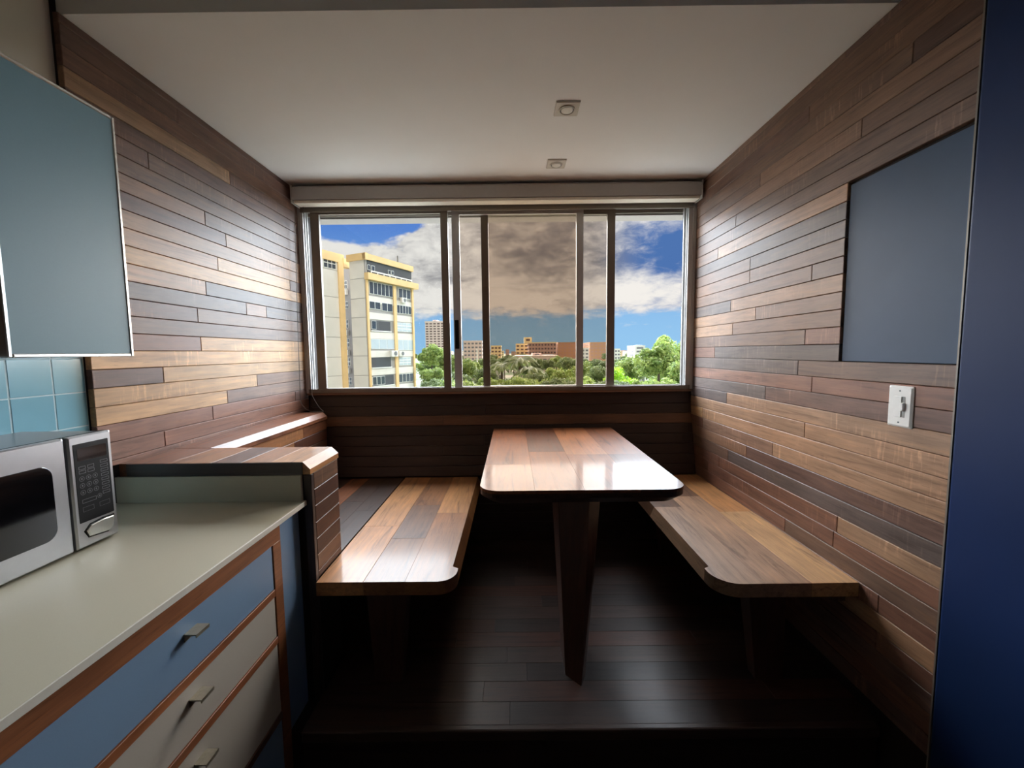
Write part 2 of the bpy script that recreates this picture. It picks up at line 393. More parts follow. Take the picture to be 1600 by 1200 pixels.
# kitchen shell
wk = struct(box('wall_kitchen', -1.60, XK, -2.2, 1.322, KF, 2.53, M['plaster']), 'kitchen wall behind the cabinets')
struct(box('wall_front', -1.60, 2.6, -2.3, -2.2, KF, 2.53, M['far_wall']), 'kitchen wall behind the viewer')
struct(box('wall_kitchen_right', 2.5, 2.6, -2.2, 1.088, KF, 2.53, M['far_wall']), 'far kitchen wall on the right')
struct(box('wall_return', 1.40, 2.6, 1.088, 1.2, KF, 2.53, M['plaster']), 'wall return behind the dark cabinet')
# tiles
GY, GZ, TS = 1.224, 1.1355, 0.1105
struct(box('trim_6', XK, XK + 0.0056, 0.56, 1.318, 0.74, 1.36, M['grout']), 'grout bed of the backsplash')
for i in range(-5, 1):
    for j in range(-3, 2):
        y0 = GY + i * TS; y1 = min(y0 + TS, 1.318); z0 = GZ + j * TS; z1 = z0 + TS
        z0 = max(z0, 0.845)
        board('tile', 'Y', y0, y1, z0, z1, XK + 0.0065, XK + 0.003, 'X', M['tile'], wk, (1, 1, 1, 1), 0.0012, 0.0018)

# ================================================================== WINDOW
win = struct(empty('window_1', (0, YB, 0.99)), 'wide sliding aluminium window')
fz0, fz1 = 0.990, 2.205
multibox('frame', [(-1.384, -1.366, YB - 0.035, YB + 0.06, fz0, fz1), (-1.366, -1.352, YB - 0.030, YB - 0.022, fz0, fz1), (-1.366, -1.352, YB - 0.002, YB + 0.006, fz0, fz1), (-1.366, -1.352, YB + 0.030, YB + 0.036, fz0, fz1),
                   (1.180, 1.199, YB - 0.035, YB + 0.06, fz0, fz1), (1.150, 1.180, YB - 0.030, YB - 0.022, fz0, fz1), (1.150, 1.180, YB - 0.002, YB + 0.006, fz0, fz1), (1.145, 1.180, YB + 0.030, YB + 0.040, fz0, fz1)], M['alu'], win)
multibox('head_track', [(-1.366, 1.180, YB - 0.035, YB + 0.06, 2.185, fz1), (-1.366, 1.180, YB - 0.035, YB - 0.029, 2.165, 2.185), (-1.366, 1.180, YB + 0.052, YB + 0.06, 2.165, 2.185)], M['alu_dark'], win)
multibox('sill_track', [(-1.366, 1.180, YB - 0.035, YB + 0.06, fz0, fz0 + 0.012), (-1.366, 1.180, YB - 0.035, YB - 0.030, fz0 + 0.012, fz0 + 0.026), (-1.366, 1.180, YB + 0.054, YB + 0.06, fz0 + 0.012, fz0 + 0.026)], M['alu_dark'], win)
def sash(x0, x1, s0, s1, y, mat_glass, mat_frame, handle=None):
    z0, z1 = 1.003, 2.184; d = 0.011
    s = multibox('sash', [(x0, x0 + s0, y - d, y + d, z0, z1), (x1 - s1, x1, y - d, y + d, z0, z1), (x0 + s0, x1 - s1, y - d, y + d, z0, z0 + 0.018), (x0 + s0, x1 - s1, y - d, y + d, z1 - 0.03, z1)], mat_frame, win)
    box('pane', x0 + s0 - 0.004, x1 - s1 + 0.004, y - 0.002, y + 0.002, z0 + 0.016, z1 - 0.028, mat_glass, s)
    if handle:
        box('pull_handle', handle[0], handle[1], y - d - 0.006, y - d, 1.276, 1.468, M['black'], s, None, 0.002)
    return s
YS1, YS2, YS3 = YB - 0.012, YB + 0.018, YB + 0.044
def xw(px, Y): return at_depth(px, 450, Y).x
sash(xw(491, YS1), xw(702, YS1), 0.056, 0.047, YS1, M['clear'], M['alu_dark'])
sash(xw(708, YS2), xw(911, YS2), 0.050, 0.046, YS2, M['tint'], M['alu'], (xw(709.5, YS2), xw(716, YS2)))
sash(xw(753, YS3), xw(960, YS3), 0.048, 0.052, YS3, M['tint'], M['alu_dark'])

# roller blind
rb = empty('roller_blind', (0, 2.61, 2.19), 'grey roller blind cassette rolled up above the window', 'blind')
loft('cassette', [[(x, 2.575, 2.205), (x, 2.575, 2.278), (x, 2.590, 2.292), (x, 2.665, 2.292), (x, 2.665, 2.205)] for x in (-1.355, 1.178)], M['blind'], rb)
box('bottom_bar', -1.35, 1.172, 2.582, 2.600, 2.186, 2.204, M['blind_light'], rb, None, 0.003)
box('bottom_lip', -1.35, 1.172, 2.600, 2.662, 2.190, 2.2045, M['blind_light'], rb)
for x0, x1 in ((-1.3555, -1.361), (1.1785, 1.184)):
    box('end_cap', min(x0, x1), max(x0, x1), 2.570, 2.668, 2.184, 2.294, M['blind'], rb)
def chain_path():
    pts = [(-1.366, 2.625, 2.19)]
    for i in range(1, 40): pts.append((-1.366 - 0.003 * math.sin(i / 39 * math.pi), 2.625 - 0.055 * i / 39, 2.19 - (2.19 - 0.96) * i / 39))
    for i in range(1, 13):
        a = i / 12 * math.pi / 2; pts.append((-1.366 + 0.075 * (1 - math.cos(a)) , 2.57 + 0.015 * i / 12, 0.96 - 0.079 * math.sin(a)))
    for i in range(1, 9): pts.append((-1.291 + 0.06 * i / 8, 2.585 + 0.008 * math.sin(i), 0.8805))
    for i in range(1, 10): pts.append((-1.231 - 0.075 * i / 9, 2.60 + 0.0 * i, 0.8805 + 0.11 * (i / 9) ** 1.6))
    for i in range(1, 30): pts.append((-1.306 - 0.022 * i / 29, 2.60 + 0.055 * min(1, i / 8), 0.99 + 1.2 * i / 29))
    return [Vector(p) for p in pts]
def bead_chain():
    pts = chain_path(); v, f = [], []
    def octa(c, r):
        k = len(v)
        for d in ((r, 0, 0), (0, r, 0), (-r, 0, 0), (0, -r, 0), (0, 0, r), (0, 0, -r)): v.append(tuple(c + Vector(d)))
        for i in range(4): f.append((k + i, k + (i + 1) % 4, k + 4)); f.append((k + (i + 1) % 4, k + i, k + 5))
    acc = 0.0
    for a, b in zip(pts, pts[1:]):
        L = (b - a).length
        while acc < L: octa(a.lerp(b, acc / L), 0.0034); acc += 0.0075
        acc -= L
        k = len(v); r = 0.0009
        for p in (a, b):
            for q in ((r, r, r), (-r, r, -r), (-r, -r, r), (r, -r, -r)): v.append(tuple(p + Vector(q)))
        for i in range(4): f.append((k + i, k + (i + 1) % 4, k + 4 + (i + 1) % 4, k + 4 + i))
    o = mesh('bead_chain', v, f, M['chain'], rb); o['kind'] = 'stuff'; o['label'] = 'metal bead pull chain'
bead_chain()

# downlights
for (x, y), lab in (((0.249, 1.851), 'square recessed ceiling downlight nearer the viewer'), ((0.259, 2.370), 'square recessed ceiling downlight nearer the window')):
    t = empty('downlight', (x, y, ZC), lab, 'downlight', 'recessed downlights in the booth ceiling')
    h = 0.052; q = 0.047
    def sq(r, z): return [(x - r, y - r, z), (x + r, y - r, z), (x + r, y + r, z), (x - r, y + r, z)]
    loft('trim_plate', [sq(h, ZC), sq(h, ZC - 0.005), sq(h - 0.003, ZC - 0.008)], M['lamp_trim'], t)
    def ring(name, r0, r1, z0, z1, mat):
        N = 28; v = []; f = []
        for rr, zz_ in ((r0, z0), (r1, z1), (r1 - 0.004, z1), (r0 - 0.006, z0 + 0.0)):
            for i in range(N): a = 2 * math.pi * i / N; v.append((x + rr * math.cos(a), y + rr * math.sin(a), zz_))
        for k_ in range(3):
            for i in range(N): j = (i + 1) % N; f.append((k_ * N + i, k_ * N + j, (k_ + 1) * N + j, (k_ + 1) * N + i))
        return mesh(name, v, f, mat, t)
    ring('gimbal_ring', 0.036, 0.035, ZC - 0.0075, ZC - 0.013, M['lamp_trim'])
    N = 24
    def disc(r, z): return [(x + r * math.cos(2 * math.pi * i / N), y + r * math.sin(2 * math.pi * i / N), z) for i in range(N)]
    loft('shadow_gap', [disc(0.0305, ZC - 0.0078), disc(0.0305, ZC - 0.0086)], M['mw_case'], t)
    loft('lens', [disc(0.026, ZC - 0.0086), disc(0.025, ZC - 0.013), disc(0.018, ZC - 0.0145)], M['lamp_lens'], t)

# ================================================================== BOOTH
ZS = 0.435
def rounded_edge_plank(x_in, x_full, y0, y1, r, notch, cham):
    """outline of the plank at the open side: rounded front corner, then a stopped chamfer along the edge"""
    s = 1 if x_full > x_in else -1
    top, bot = [(x_in, y0)], [(x_in, y0)]
    for i in range(0, 11):
        a = -math.pi / 2 + i / 10 * math.pi / 2
        p = (x_full - s * r + s * r * math.cos(a), y0 + r + r * math.sin(a)); top.append(p); bot.append(p)
    for dx, yy in ((0, notch), (0.3, notch + 0.004), (1.0, notch + 0.014), (1.0, y1)):
        top.append((x_full - s * cham * dx, yy)); bot.append((x_full, yy))
    top.append((x_in, y1)); bot.append((x_in, y1)); return top, bot
def seat_plank_edge(parent, x_in, x_full, y0, y1, r, notch, cham, z1, th, tone, butt):
    """cut crosswise at butt: two planks end to end"""
    top, bot = rounded_edge_plank(x_in, x_full, y0, y1, r, notch, cham)
    s = 1 if x_full > x_in else -1
    z0 = z1 - th
    ft = top[:-2] + [(x_full - s * cham, butt - 0.0005), (x_in, butt - 0.0005)]
    fb = bot[:-2] + [(x_full, butt - 0.0005), (x_in, butt - 0.0005)]
    mk = lambda P, z: [(p[0], p[1], z) for p in P]
    loft('seat_plank', [mk(fb, z0), mk(ft, z1)], M['seat_wood'], parent, jit(TONE[tone[0]]))
    bt = [(x_in, butt + 0.0005), (x_full - s * cham, butt + 0.0005), (x_full - s * cham, y1), (x_in, y1)]
    bb = [(x_in, butt + 0.0005), (x_full, butt + 0.0005), (x_full, y1), (x_in, y1)]
    loft('seat_plank', [mk(bb, z0), mk(bt, z1)], M['seat_wood'], parent, jit(TONE[tone[1]]))
def seat_plank(parent, x0, x1, y0, y1, z1, th, tone):
    board('seat_plank', 'Y', y0, y1, x0, x1, z1, z1 - th, 'Z', M['seat_wood'], parent, tone, 0.0006, 0.0004)
def leg(name, parent, bot, top, z0, z1, ya, yb, mat=None, tone='K'):
    """tapered plank leg: bot/top = (x0, x1)"""
    loft(name, [[(x0, y0, z), (x1, y0, z), (x1, y1, z), (x0, y1, z)] for (x0, x1), (y0, y1), z in ((bot, yb, z0), (top, ya, z1))], M['leg_wood'], parent, jit(TONE[tone]))

# left bench
lb = empty('bench', (-0.47, 1.98, 0), 'deep wooden bench left of the table, beside the low partition', 'bench')
y0, y1 = 1.381, 2.592; th = 0.05
seat_plank_edge(lb, -0.395, -0.216, y0, y1, 0.065, 1.468, 0.022, ZS, th, 'QS', 2.0)
seat_plank(lb, -0.545, -0.395, y0, 1.72, ZS, th, 'Q'); seat_plank(lb, -0.545, -0.395, 1.72, 2.11, ZS, th, 'N'); seat_plank(lb, -0.545, -0.395, 2.11, y1, ZS, th, 'Q')
seat_plank(lb, -0.714, -0.545, y0, 1.85, ZS, th, 'S'); seat_plank(lb, -0.714, -0.545, 1.85, y1, ZS, th, 'S')
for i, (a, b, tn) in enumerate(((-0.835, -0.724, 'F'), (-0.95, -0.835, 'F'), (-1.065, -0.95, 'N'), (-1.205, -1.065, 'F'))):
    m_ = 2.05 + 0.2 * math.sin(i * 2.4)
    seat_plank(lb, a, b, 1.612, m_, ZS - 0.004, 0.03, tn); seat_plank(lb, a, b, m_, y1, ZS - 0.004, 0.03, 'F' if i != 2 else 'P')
box('seat_support', -1.205, -0.30, 1.62, 2.58, ZS - 0.085, ZS - 0.05, M['leg_wood'], lb, jit(TONE['D']))
leg('leg', lb, (-0.535, -0.435), (-0.555, -0.400), 0.0, ZS - 0.05, (1.43, 1.50), (1.44, 1.49))
leg('leg', lb, (-0.535, -0.435), (-0.555, -0.400), 0.0, ZS - 0.085, (2.40, 2.47), (2.41, 2.46))

# right bench
rbn = empty('bench', (0.95, 1.98, 0), 'narrow wooden bench right of the table along the board-clad wall', 'bench')
y0 = 1.347
seat_plank_edge(rbn, 0.872, 0.708, y0, y1, 0.085, 1.450, 0.022, ZS, th, 'TN', 2.05)
seat_plank(rbn, 0.872, 1.035, y0, 2.20, ZS, th, 'T'); seat_plank(rbn, 0.872, 1.035, 2.20, y1, ZS, th, 'N')
seat_plank(rbn, 1.035, 1.198, y0, 1.98, ZS, th, 'L'); seat_plank(rbn, 1.035, 1.198, 1.98, y1, ZS, th, 'S')
leg('leg', rbn, (0.908, 1.012), (0.862, 1.005), 0.0, ZS - 0.05, (1.43, 1.50), (1.44, 1.49))
leg('leg', rbn, (0.908, 1.012), (0.862, 1.005), 0.0, ZS - 0.05, (2.40, 2.47), (2.41, 2.46))
box('wall_cleat', 1.15, 1.198, 1.40, 2.55, ZS - 0.10, ZS - 0.05, M['leg_wood'], rbn, jit(TONE['D']))

# table
tb = empty('dining_table', (0.24, 2.0, 0), 'long varnished plank table with rounded corners on one blade leg', 'table')
TX0, TX1, TY0, TY1, TZ = -0.128, 0.634, 1.415, 2.604, 0.752
def rrect(x0, x1, y0, y1, r, z, back_r=0.004):
    P = []
    for cx_, cy_, a0, rr in ((x0 + r, y0 + r, math.pi, r), (x1 - r, y0 + r, 1.5 * math.pi, r), (x1 - back_r, y1 - back_r, 0, back_r), (x0 + back_r, y1 - back_r, 0.5 * math.pi, back_r)):
        for i in range(9):
            a = a0 + i / 8 * math.pi / 2; P.append((cx_ + rr * math.cos(a), cy_ + rr * math.sin(a), z))
    return P
loft('slab', [rrect(TX0 + 0.028, TX1 - 0.028, TY0 + 0.028, TY1, 0.07, TZ - 0.055), rrect(TX0 + 0.001, TX1 - 0.001, TY0 + 0.001, TY1, 0.075, TZ - 0.030), rrect(TX0 + 0.001, TX1 - 0.001, TY0 + 0.001, TY1, 0.075, TZ - 0.0125)], M['top_wood'], tb, jit(TONE['F'], 0))
def clip(poly, ax, val, keep_less):
    out = []
    for p, q in zip(poly, poly[1:] + poly[:1]):
        ip = (p[ax] <= val) if keep_less else (p[ax] >= val); iq = (q[ax] <= val) if keep_less else (q[ax] >= val)
        if ip: out.append(p)
        if ip != iq:
            t_ = (val - p[ax]) / (q[ax] - p[ax]); out.append(tuple(p[i] + t_ * (q[i] - p[i]) for i in range(3)))
    return out
for x0, x1, butts, tones in ((TX0 - 0.01, 0.075, [1.76], 'UP'), (0.075, 0.255, [1.98], 'PO'), (0.255, 0.455, [1.92], 'PU'), (0.455, TX1 + 0.01, [1.92], 'OP')):
    ys = [TY0 - 0.01] + butts + [TY1 + 0.01]
    for a, b, tn in zip(ys, ys[1:], tones):
        P = rrect(TX0, TX1, TY0, TY1, 0.075, 0)
        P = clip(clip(clip(clip(P, 0, x0 + 0.0003, False), 0, x1 - 0.0003, True), 1, a + 0.0003, False), 1, b - 0.0003, True)
        Q = []
        for p in P:
            if not Q or (Vector(p) - Vector(Q[-1])).length > 1e-5: Q.append(p)
        if (Vector(Q[0]) - Vector(Q[-1])).length < 1e-5: Q.pop()
        loft('top_plank', [[(p[0], p[1], TZ - 0.012) for p in Q], [(p[0], p[1], TZ) for p in Q]], M['top_wood'], tb, jit(TONE[tn]))
def bow(xc0, xc1, yt, dep, z):
    """boat-bow section: pointed towards the viewer"""
    xm = (xc0 + xc1) / 2; w = xc1 - xc0
    return [(xm + w * 0.18, yt, z), (xc1, yt + 0.055, z), (xc1, yt + dep, z), (xc0, yt + dep, z), (xc0, yt + 0.055, z)]
loft('leg', [bow(0.190, 0.268, 1.415, 0.20, 0.0), bow(0.168, 0.335, 1.47, 0.34, TZ - 0.055)], M['leg_wood'], tb, jit(TONE['K'], 0))
box('leg_cleat', 0.10, 0.40, 1.62, 1.76, TZ - 0.085, TZ - 0.055, M['leg_wood'], tb, jit(TONE['D']))

# low partition between counter and bench, with its cap
pt = empty('partition', (-1.05, 1.50, KF), 'low wood-clad partition between the counter and the left bench', 'partition')
PX1 = -0.716
multibox('core', [(XL + 0.002, PX1 - 0.016, 1.392, 1.605, KF, 0.83)], M['panel_dark'], pt)
box('corner_post', PX1 - 0.028, PX1, 1.3905, 1.41, KF, 0.827, M['leg_wood'], pt, jit(TONE['H']), 0.0015)
zz = 0.829
while zz > ZS + 0.004:
    z0 = max(zz - 0.0612, ZS + 0.002)
    board('end_board', 'Y', 1.4105, 1.606, z0, zz, PX1, PX1 - 0.016, 'X', M['wall_wood'], pt, rnd.choice('KNKO')); zz = z0
zz = 0.829
while zz > ZS:
    z0 = max(zz - 0.0612, ZS); board('rear_board', 'X', -1.205, PX1 - 0.018, z0, zz, 1.607, 1.605 - 0.014 + 0.014, 'Y', M['back_wood'], pt, 'R'); zz = z0
CZ0, CZ1, CH = 0.8305, 0.875, 0.026
xs = [XL + 0.002, -1.21, -1.06, -0.955, -0.85, PX1]
for i, (a, b) in enumerate(zip(xs, xs[1:])):
    tn = 'PQOQS'[i]
    if i < 4: board('cap_plank', 'Y', 1.383, 1.612, a, b, CZ1, CZ0, 'Z', M['seat_wood'], pt, tn, 0.001, 0.0003)
    else:
        loft('cap_plank', [[(a + 0.0004, y, CZ0), (b + 0.002, y, CZ0), (b + 0.002, y, CZ1 - CH), (b + 0.002 - CH, y, CZ1), (a + 0.0004, y, CZ1)] for y in (1.383, 1.612)], M['seat_wood'], pt, jit(TONE[tn]))
box('cap_shade_strip', XL + 0.03, PX1 - CH + 0.002, 1.3790, 1.3826, CZ0, CZ1 - 0.001, M['cross_wood'], pt, jit(TONE['H'], 0))  # added dark strip: shade on the cap's front face put into its colour
# ledge running along the left wall to the window
lg = empty('wall_ledge', (-1.29, 2.1, ZS), 'narrow wood ledge with a bright sloping edge along the left wall up to the window', 'ledge')
LX1 = -1.208
for a, b, tn in ((1.614, 2.08, 'P'), (2.08, 2.59, 'P')):
    loft('ledge_plank', [[(XL + 0.002, y, CZ0), (LX1, y, CZ0), (LX1, y, CZ1 - CH), (LX1 - CH, y, CZ1), (XL + 0.002, y, CZ1)] for y in (a + 0.0004, b - 0.0004)], M['seat_wood'], lg, jit(TONE[tn]))
box('backing', XL + 0.002, LX1 - 0.022, 1.614, 2.588, ZS - 0.03, CZ0, M['panel_dark'], lg)
zz = 0.829
while zz > ZS + 0.004:
    z0 = max(zz - 0.063, ZS + 0.001); m_ = rnd.uniform(1.9, 2.3)
    board('ledge_board', 'Y', 1.614, m_, z0, zz, LX1 - 0.006, LX1 - 0.022, 'X', M['wall_wood'], lg, rnd.choice('PQN')); board('ledge_board', 'Y', m_, 2.588, z0, zz, LX1 - 0.006, LX1 - 0.022, 'X', M['wall_wood'], lg, rnd.choice('PNO')); zz = z0

# light switch
sw = empty('dimmer_switch', (XR, 1.239, 1.068), 'white wall dimmer switch plate below the chalkboard', 'switch')
def sqx(y0, y1, z0, z1, x, r=0.004):
    P = []
    for cy_, cz_, a0 in ((y0 + r, z0 + r, math.pi), (y1 - r, z0 + r, 1.5 * math.pi), (y1 - r, z1 - r, 0), (y0 + r, z1 - r, 0.5 * math.pi)):
        for i in range(5): a = a0 + i / 4 * math.pi / 2; P.append((x, cy_ + r * math.cos(a), cz_ + r * math.sin(a)))
    return P
loft('plate', [sqx(1.199, 1.279, 1.004, 1.132, XR - 0.0002), sqx(1.1995, 1.2785, 1.0045, 1.1315, XR - 0.003), sqx(1.205, 1.273, 1.010, 1.126, XR - 0.007)], M['white_plastic'], sw)
loft('paddle', [sqx(1.230, 1.256, 1.036, 1.100, XR - 0.0068, 0.001), sqx(1.231, 1.255, 1.037, 1.099, XR - 0.010, 0.001)], M['white_plastic'], sw)
loft('dimmer_slot', [sqx(1.2205, 1.229, 1.036, 1.100, XR - 0.0068, 0.001), sqx(1.2205, 1.229, 1.036, 1.100, XR - 0.0075, 0.001)], M['slot_grey'], sw)
loft('dimmer_slider', [sqx(1.221, 1.2285, 1.055, 1.082, XR - 0.0075, 0.001), sqx(1.222, 1.2275, 1.057, 1.080, XR - 0.014, 0.001)], M['white_plastic'], sw)
for z in (1.019, 1.117):
    loft('screw', [[(x, 1.239 + 0.0025 * math.cos(i * math.pi / 5), z + 0.0025 * math.sin(i * math.pi / 5)) for i in range(10)] for x in (XR - 0.0065, XR - 0.0078)], M['mw_case'], sw)

# dark tall cabinet at the right edge
nc = empty('tall_cabinet', (1.5, 0.75, KF), 'tall glossy dark navy cabinet at the right edge beside the wood wall', 'cabinet')
box('body', 1.192, 1.80, 0.36, 1.082, KF, 2.30, M['navy'], nc, None, 0.008, 3)
box('end_strip', 1.1935, 1.203, 1.083, 1.0875, KF, 2.30, M['alu_dark'], nc)

# ================================================================== KITCHEN SIDE
# upper cabinet
uc = empty('upper_cabinet', (-1.25, 0.75, 1.25), 'wall cabinet with a grey-blue aluminium-edged door above the microwave', 'cabinet')
multibox('carcass', [(XK + 0.012, -1.112, 0.30, 1.150, 1.256, 1.272), (XK + 0.012, -1.112, 0.30, 1.150, 1.882, 1.898), (XK + 0.012, XK + 0.025, 0.30, 1.150, 1.272, 1.882), (XK + 0.012, -1.112, 1.134, 1.150, 1.272, 1.882), (XK + 0.012, -1.112, 0.862, 0.878, 1.272, 1.882), (XK + 0.012, -1.112, 0.30, 0.316, 1.272, 1.882)], M['cab_frame'], uc, jit(TONE['D']))
dr = box('door', -1.110, -1.092, 0.880, 1.155, 1.258, 1.897, M['door_blue'], uc)
e = 0.009
for nm, b in (('edge_trim', (-1.1105, -1.0895, 0.871, 0.871 + e, 1.250, 1.905)), ('edge_trim', (-1.1105, -1.0895, 1.154, 1.154 + e, 1.250, 1.905)), ('edge_trim', (-1.1105, -1.0895, 0.880, 1.154, 1.250, 1.250 + e)), ('edge_trim', (-1.1105, -1.0895, 0.880, 1.154, 1.896, 1.905))):
    box(nm, *b, M['alu_trim'], dr, None, 0.002)
for z in (1.34, 1.80): box('hinge', -1.114, -1.100, 1.1632, 1.167, z - 0.03, z + 0.03, M['pull'], dr)

# counter, upstand and base cabinet
CT = 0.735
ct = empty('countertop', (-1.07, 0.8, CT - 0.02), 'beige laminate countertop with a matching upstand at the partition', 'countertop')
box('worktop', XK + 0.002, -0.7385, 0.10, 1.389, CT - 0.017, CT, M['laminate'], ct)
box('edge_band', -0.7385, -0.735, 0.10, 1.389, CT - 0.017, CT + 0.0002, M['laminate_edge'], ct, None, 0.001)
box('upstand', XK + 0.012, -0.746, 1.378, 1.3895, CT, 0.828, M['laminate'], ct, None, 0.001)
bc = empty('base_cabinet', (-1.07, 0.8, KF), 'base cabinet with wood frame and blue and white drawers', 'cabinet')
XF = -0.760
box('carcass', XK + 0.012, XF - 0.022, 0.12, 1.385, KF + 0.001, CT - 0.018, M['panel_dark'], bc)
def rail(nm, y0, y1, z0, z1, tone='W'): return box(nm, XF - 0.021, XF + 0.003, y0, y1, z0, z1, M['cab_frame'], bc, jit(TONE[tone], 0.04), 0.001)
DY0, DY1 = 0.46, 1.216
rail('top_rail', 0.12, 1.258, 0.655, CT - 0.018)
rail('stile', DY1, 1.258, -0.145, 0.655); rail('stile', DY0 - 0.042, DY0, -0.145, 0.655)
rail('drawer_rail', DY0, DY1, 0.489, 0.512); rail('drawer_rail', DY0, DY1, 0.333, 0.356); rail('drawer_rail', DY0, DY1, 0.078, 0.101, 'D')
box('filler_panel', XF - 0.021, XF - 0.006, 1.2585, 1.386, KF + 0.002, CT - 0.018, M['cab_blue'], bc)
for z0, z1, mt, hz, lab in ((0.5135, 0.6535, 'cab_blue', 0.612, 'blue drawer front'), (0.3575, 0.4875, 'cab_white', 0.452, 'off-white drawer front'), (0.1025, 0.3315, 'cab_white', 0.290, 'off-white deep drawer front'), (-0.14, 0.0765, 'cab_blue', None, 'blue lower panel')):
    d = box('drawer', XF - 0.020, XF, DY0 + 0.002, DY1 - 0.002, z0, z1, M[mt], bc, None, 0.001); d['label'] = lab
    if hz:
        p = multibox('pull', [(XF + 0.0003, XF + 0.003, 0.872, 0.912, hz - 0.016, hz + 0.002), (XF + 0.003, XF + 0.030, 0.872, 0.912, hz - 0.001, hz + 0.002), (XF + 0.028, XF + 0.030, 0.872, 0.912, hz - 0.006, hz - 0.001)], M['pull'], d)

# microwave
mw = empty('microwave', (-1.27, 0.90, CT), 'silver microwave oven with black control panel on the counter', 'microwave')
MX = -1.145; MY1 = 1.130; MY0 = 0.665; MZ0, MZ1 = CT + 0.012, 1.043
box('case', XK + 0.015, MX - 0.022, MY0, MY1 - 0.001, MZ0, MZ1 - 0.002, M['mw_case'], mw, None, 0.004, 2)
def fpan(nm, y0, y1, z0, z1, xa, xb, mat, r, parent, inset=0.004):
    def shape(ins, x):
        rr = max(r - ins * 0.3, 0.001); P = []
        for cy_, cz_, a0 in ((y0 + ins + rr, z0 + ins + rr, math.pi), (y1 - ins - rr, z0 + ins + rr, 1.5 * math.pi), (y1 - ins - rr, z1 - ins - rr, 0), (y0 + ins + rr, z1 - ins - rr, 0.5 * math.pi)):
            for i in range(7): a = a0 + i / 6 * math.pi / 2; P.append((x, cy_ + rr * math.cos(a), cz_ + rr * math.sin(a)))
        return P
    return loft(nm, [shape(0, xa), shape(0, xb - inset), shape(inset, xb)], mat, parent)
box('front_bezel', MX - 0.024, MX - 0.012, MY0, MY1, MZ0 - 0.004, MZ1, M['black'], mw)
door = fpan('door', MY0, 1.0105, MZ0 - 0.004, MZ1, MX - 0.012, MX, M['steel'], 0.004, mw)
fpan('window', MY0 + 0.055, 0.977, 0.797, 0.985, MX - 0.0004, MX + 0.0012, M['black_gloss'], 0.028, door, 0.001)
cp = fpan('control_panel', 1.0175, MY1, MZ0 - 0.004, MZ1, MX - 0.012, MX, M['steel'], 0.004, mw)
fpan('key_panel', 1.028, 1.119, 0.811, 1.022, MX - 0.0004, MX + 0.001, M['black'], 0.002, cp, 0.0005)
fpan('display', 1.036, 1.112, 0.975, 1.010, MX + 0.0008, MX + 0.0016, M['black_gloss'], 0.004, cp, 0.0004)
def keys():
    v, f = [], []
    def rect_ring(y, z, hw, hh, w=0.0009):
        k = len(v)
        for s_ in (0, w):
            for a, b in ((-1, -1), (1, -1), (1, 1), (-1, 1)): v.append((MX + 0.0014, y + a * (hw - s_), z + b * (hh - s_)))
        for i in range(4): f.append((k + i, k + (i + 1) % 4, k + 4 + (i + 1) % 4, k + 4 + i))
    def circ(y, z, r, w=0.0008):
        k = len(v); N = 12
        for s_ in (0, w):
            for i in range(N): v.append((MX + 0.0014, y + (r - s_) * math.cos(2 * math.pi * i / N), z + (r - s_) * math.sin(2 * math.pi * i / N)))
        for i in range(N): f.append((k + i, k + (i + 1) % N, k + N + (i + 1) % N, k + N + i))
        rect_ring(y, z, 0.0016, 0.0022, 0.001)
    rect_ring(1.074, 0.9925, 0.037, 0.0165, 0.0006)
    for i in range(2):
        for j in range(2): rect_ring(1.045 + i * 0.022, 0.957 - j * 0.011, 0.0085, 0.0042)
    for i in range(3):
        for j in range(4):
            if j < 3: circ(1.042 + i * 0.017, 0.928 - j * 0.0185, 0.0065)
    for j in range(8): rect_ring(1.102, 0.962 - j * 0.0125, 0.010, 0.0038)
    rect_ring(1.056, 0.867, 0.018, 0.005); circ(1.083, 0.869, 0.006)
    rect_ring(1.052, 0.845, 0.014, 0.006, 0.0005); rect_ring(1.095, 0.845, 0.014, 0.006, 0.0005)
    o = mesh('keypad', v, f, M['key_grey'], cp); o['kind'] = 'stuff'
keys()
def hexa(nm, g, xa, xb, mat, inset):
    P = [(1.040 - g, 0.786 + g * 0.2), (1.046, 0.770 - g), (1.098, 0.764 - g), (1.112 + g, 0.774), (1.114 + g, 0.800 + g), (1.085, 0.802 + g), (1.052, 0.798 + g)]
    cy_ = sum(p[0] for p in P) / 7; cz_ = sum(p[1] for p in P) / 7
    sh = lambda s_, x: [(x, cy_ + (p[0] - cy_) * s_, cz_ + (p[1] - cz_) * s_) for p in P]
    return loft(nm, [sh(1, xa), sh(1, xb - 0.001), sh(inset, xb)], mat, cp)
hexa('button_surround', 0.0045, MX - 0.0004, MX + 0.001, M['black'], 0.98)
hexa('open_button', 0.0, MX + 0.001, MX + 0.005, M['alu_trim'], 0.9)
for y in (MY0 + 0.04, MY1 - 0.04):
    for x in (XK + 0.05, MX - 0.06):
        box('foot', x - 0.012, x + 0.012, y - 0.012, y + 0.012, CT + 0.0003, MZ0, M['black'], mw)
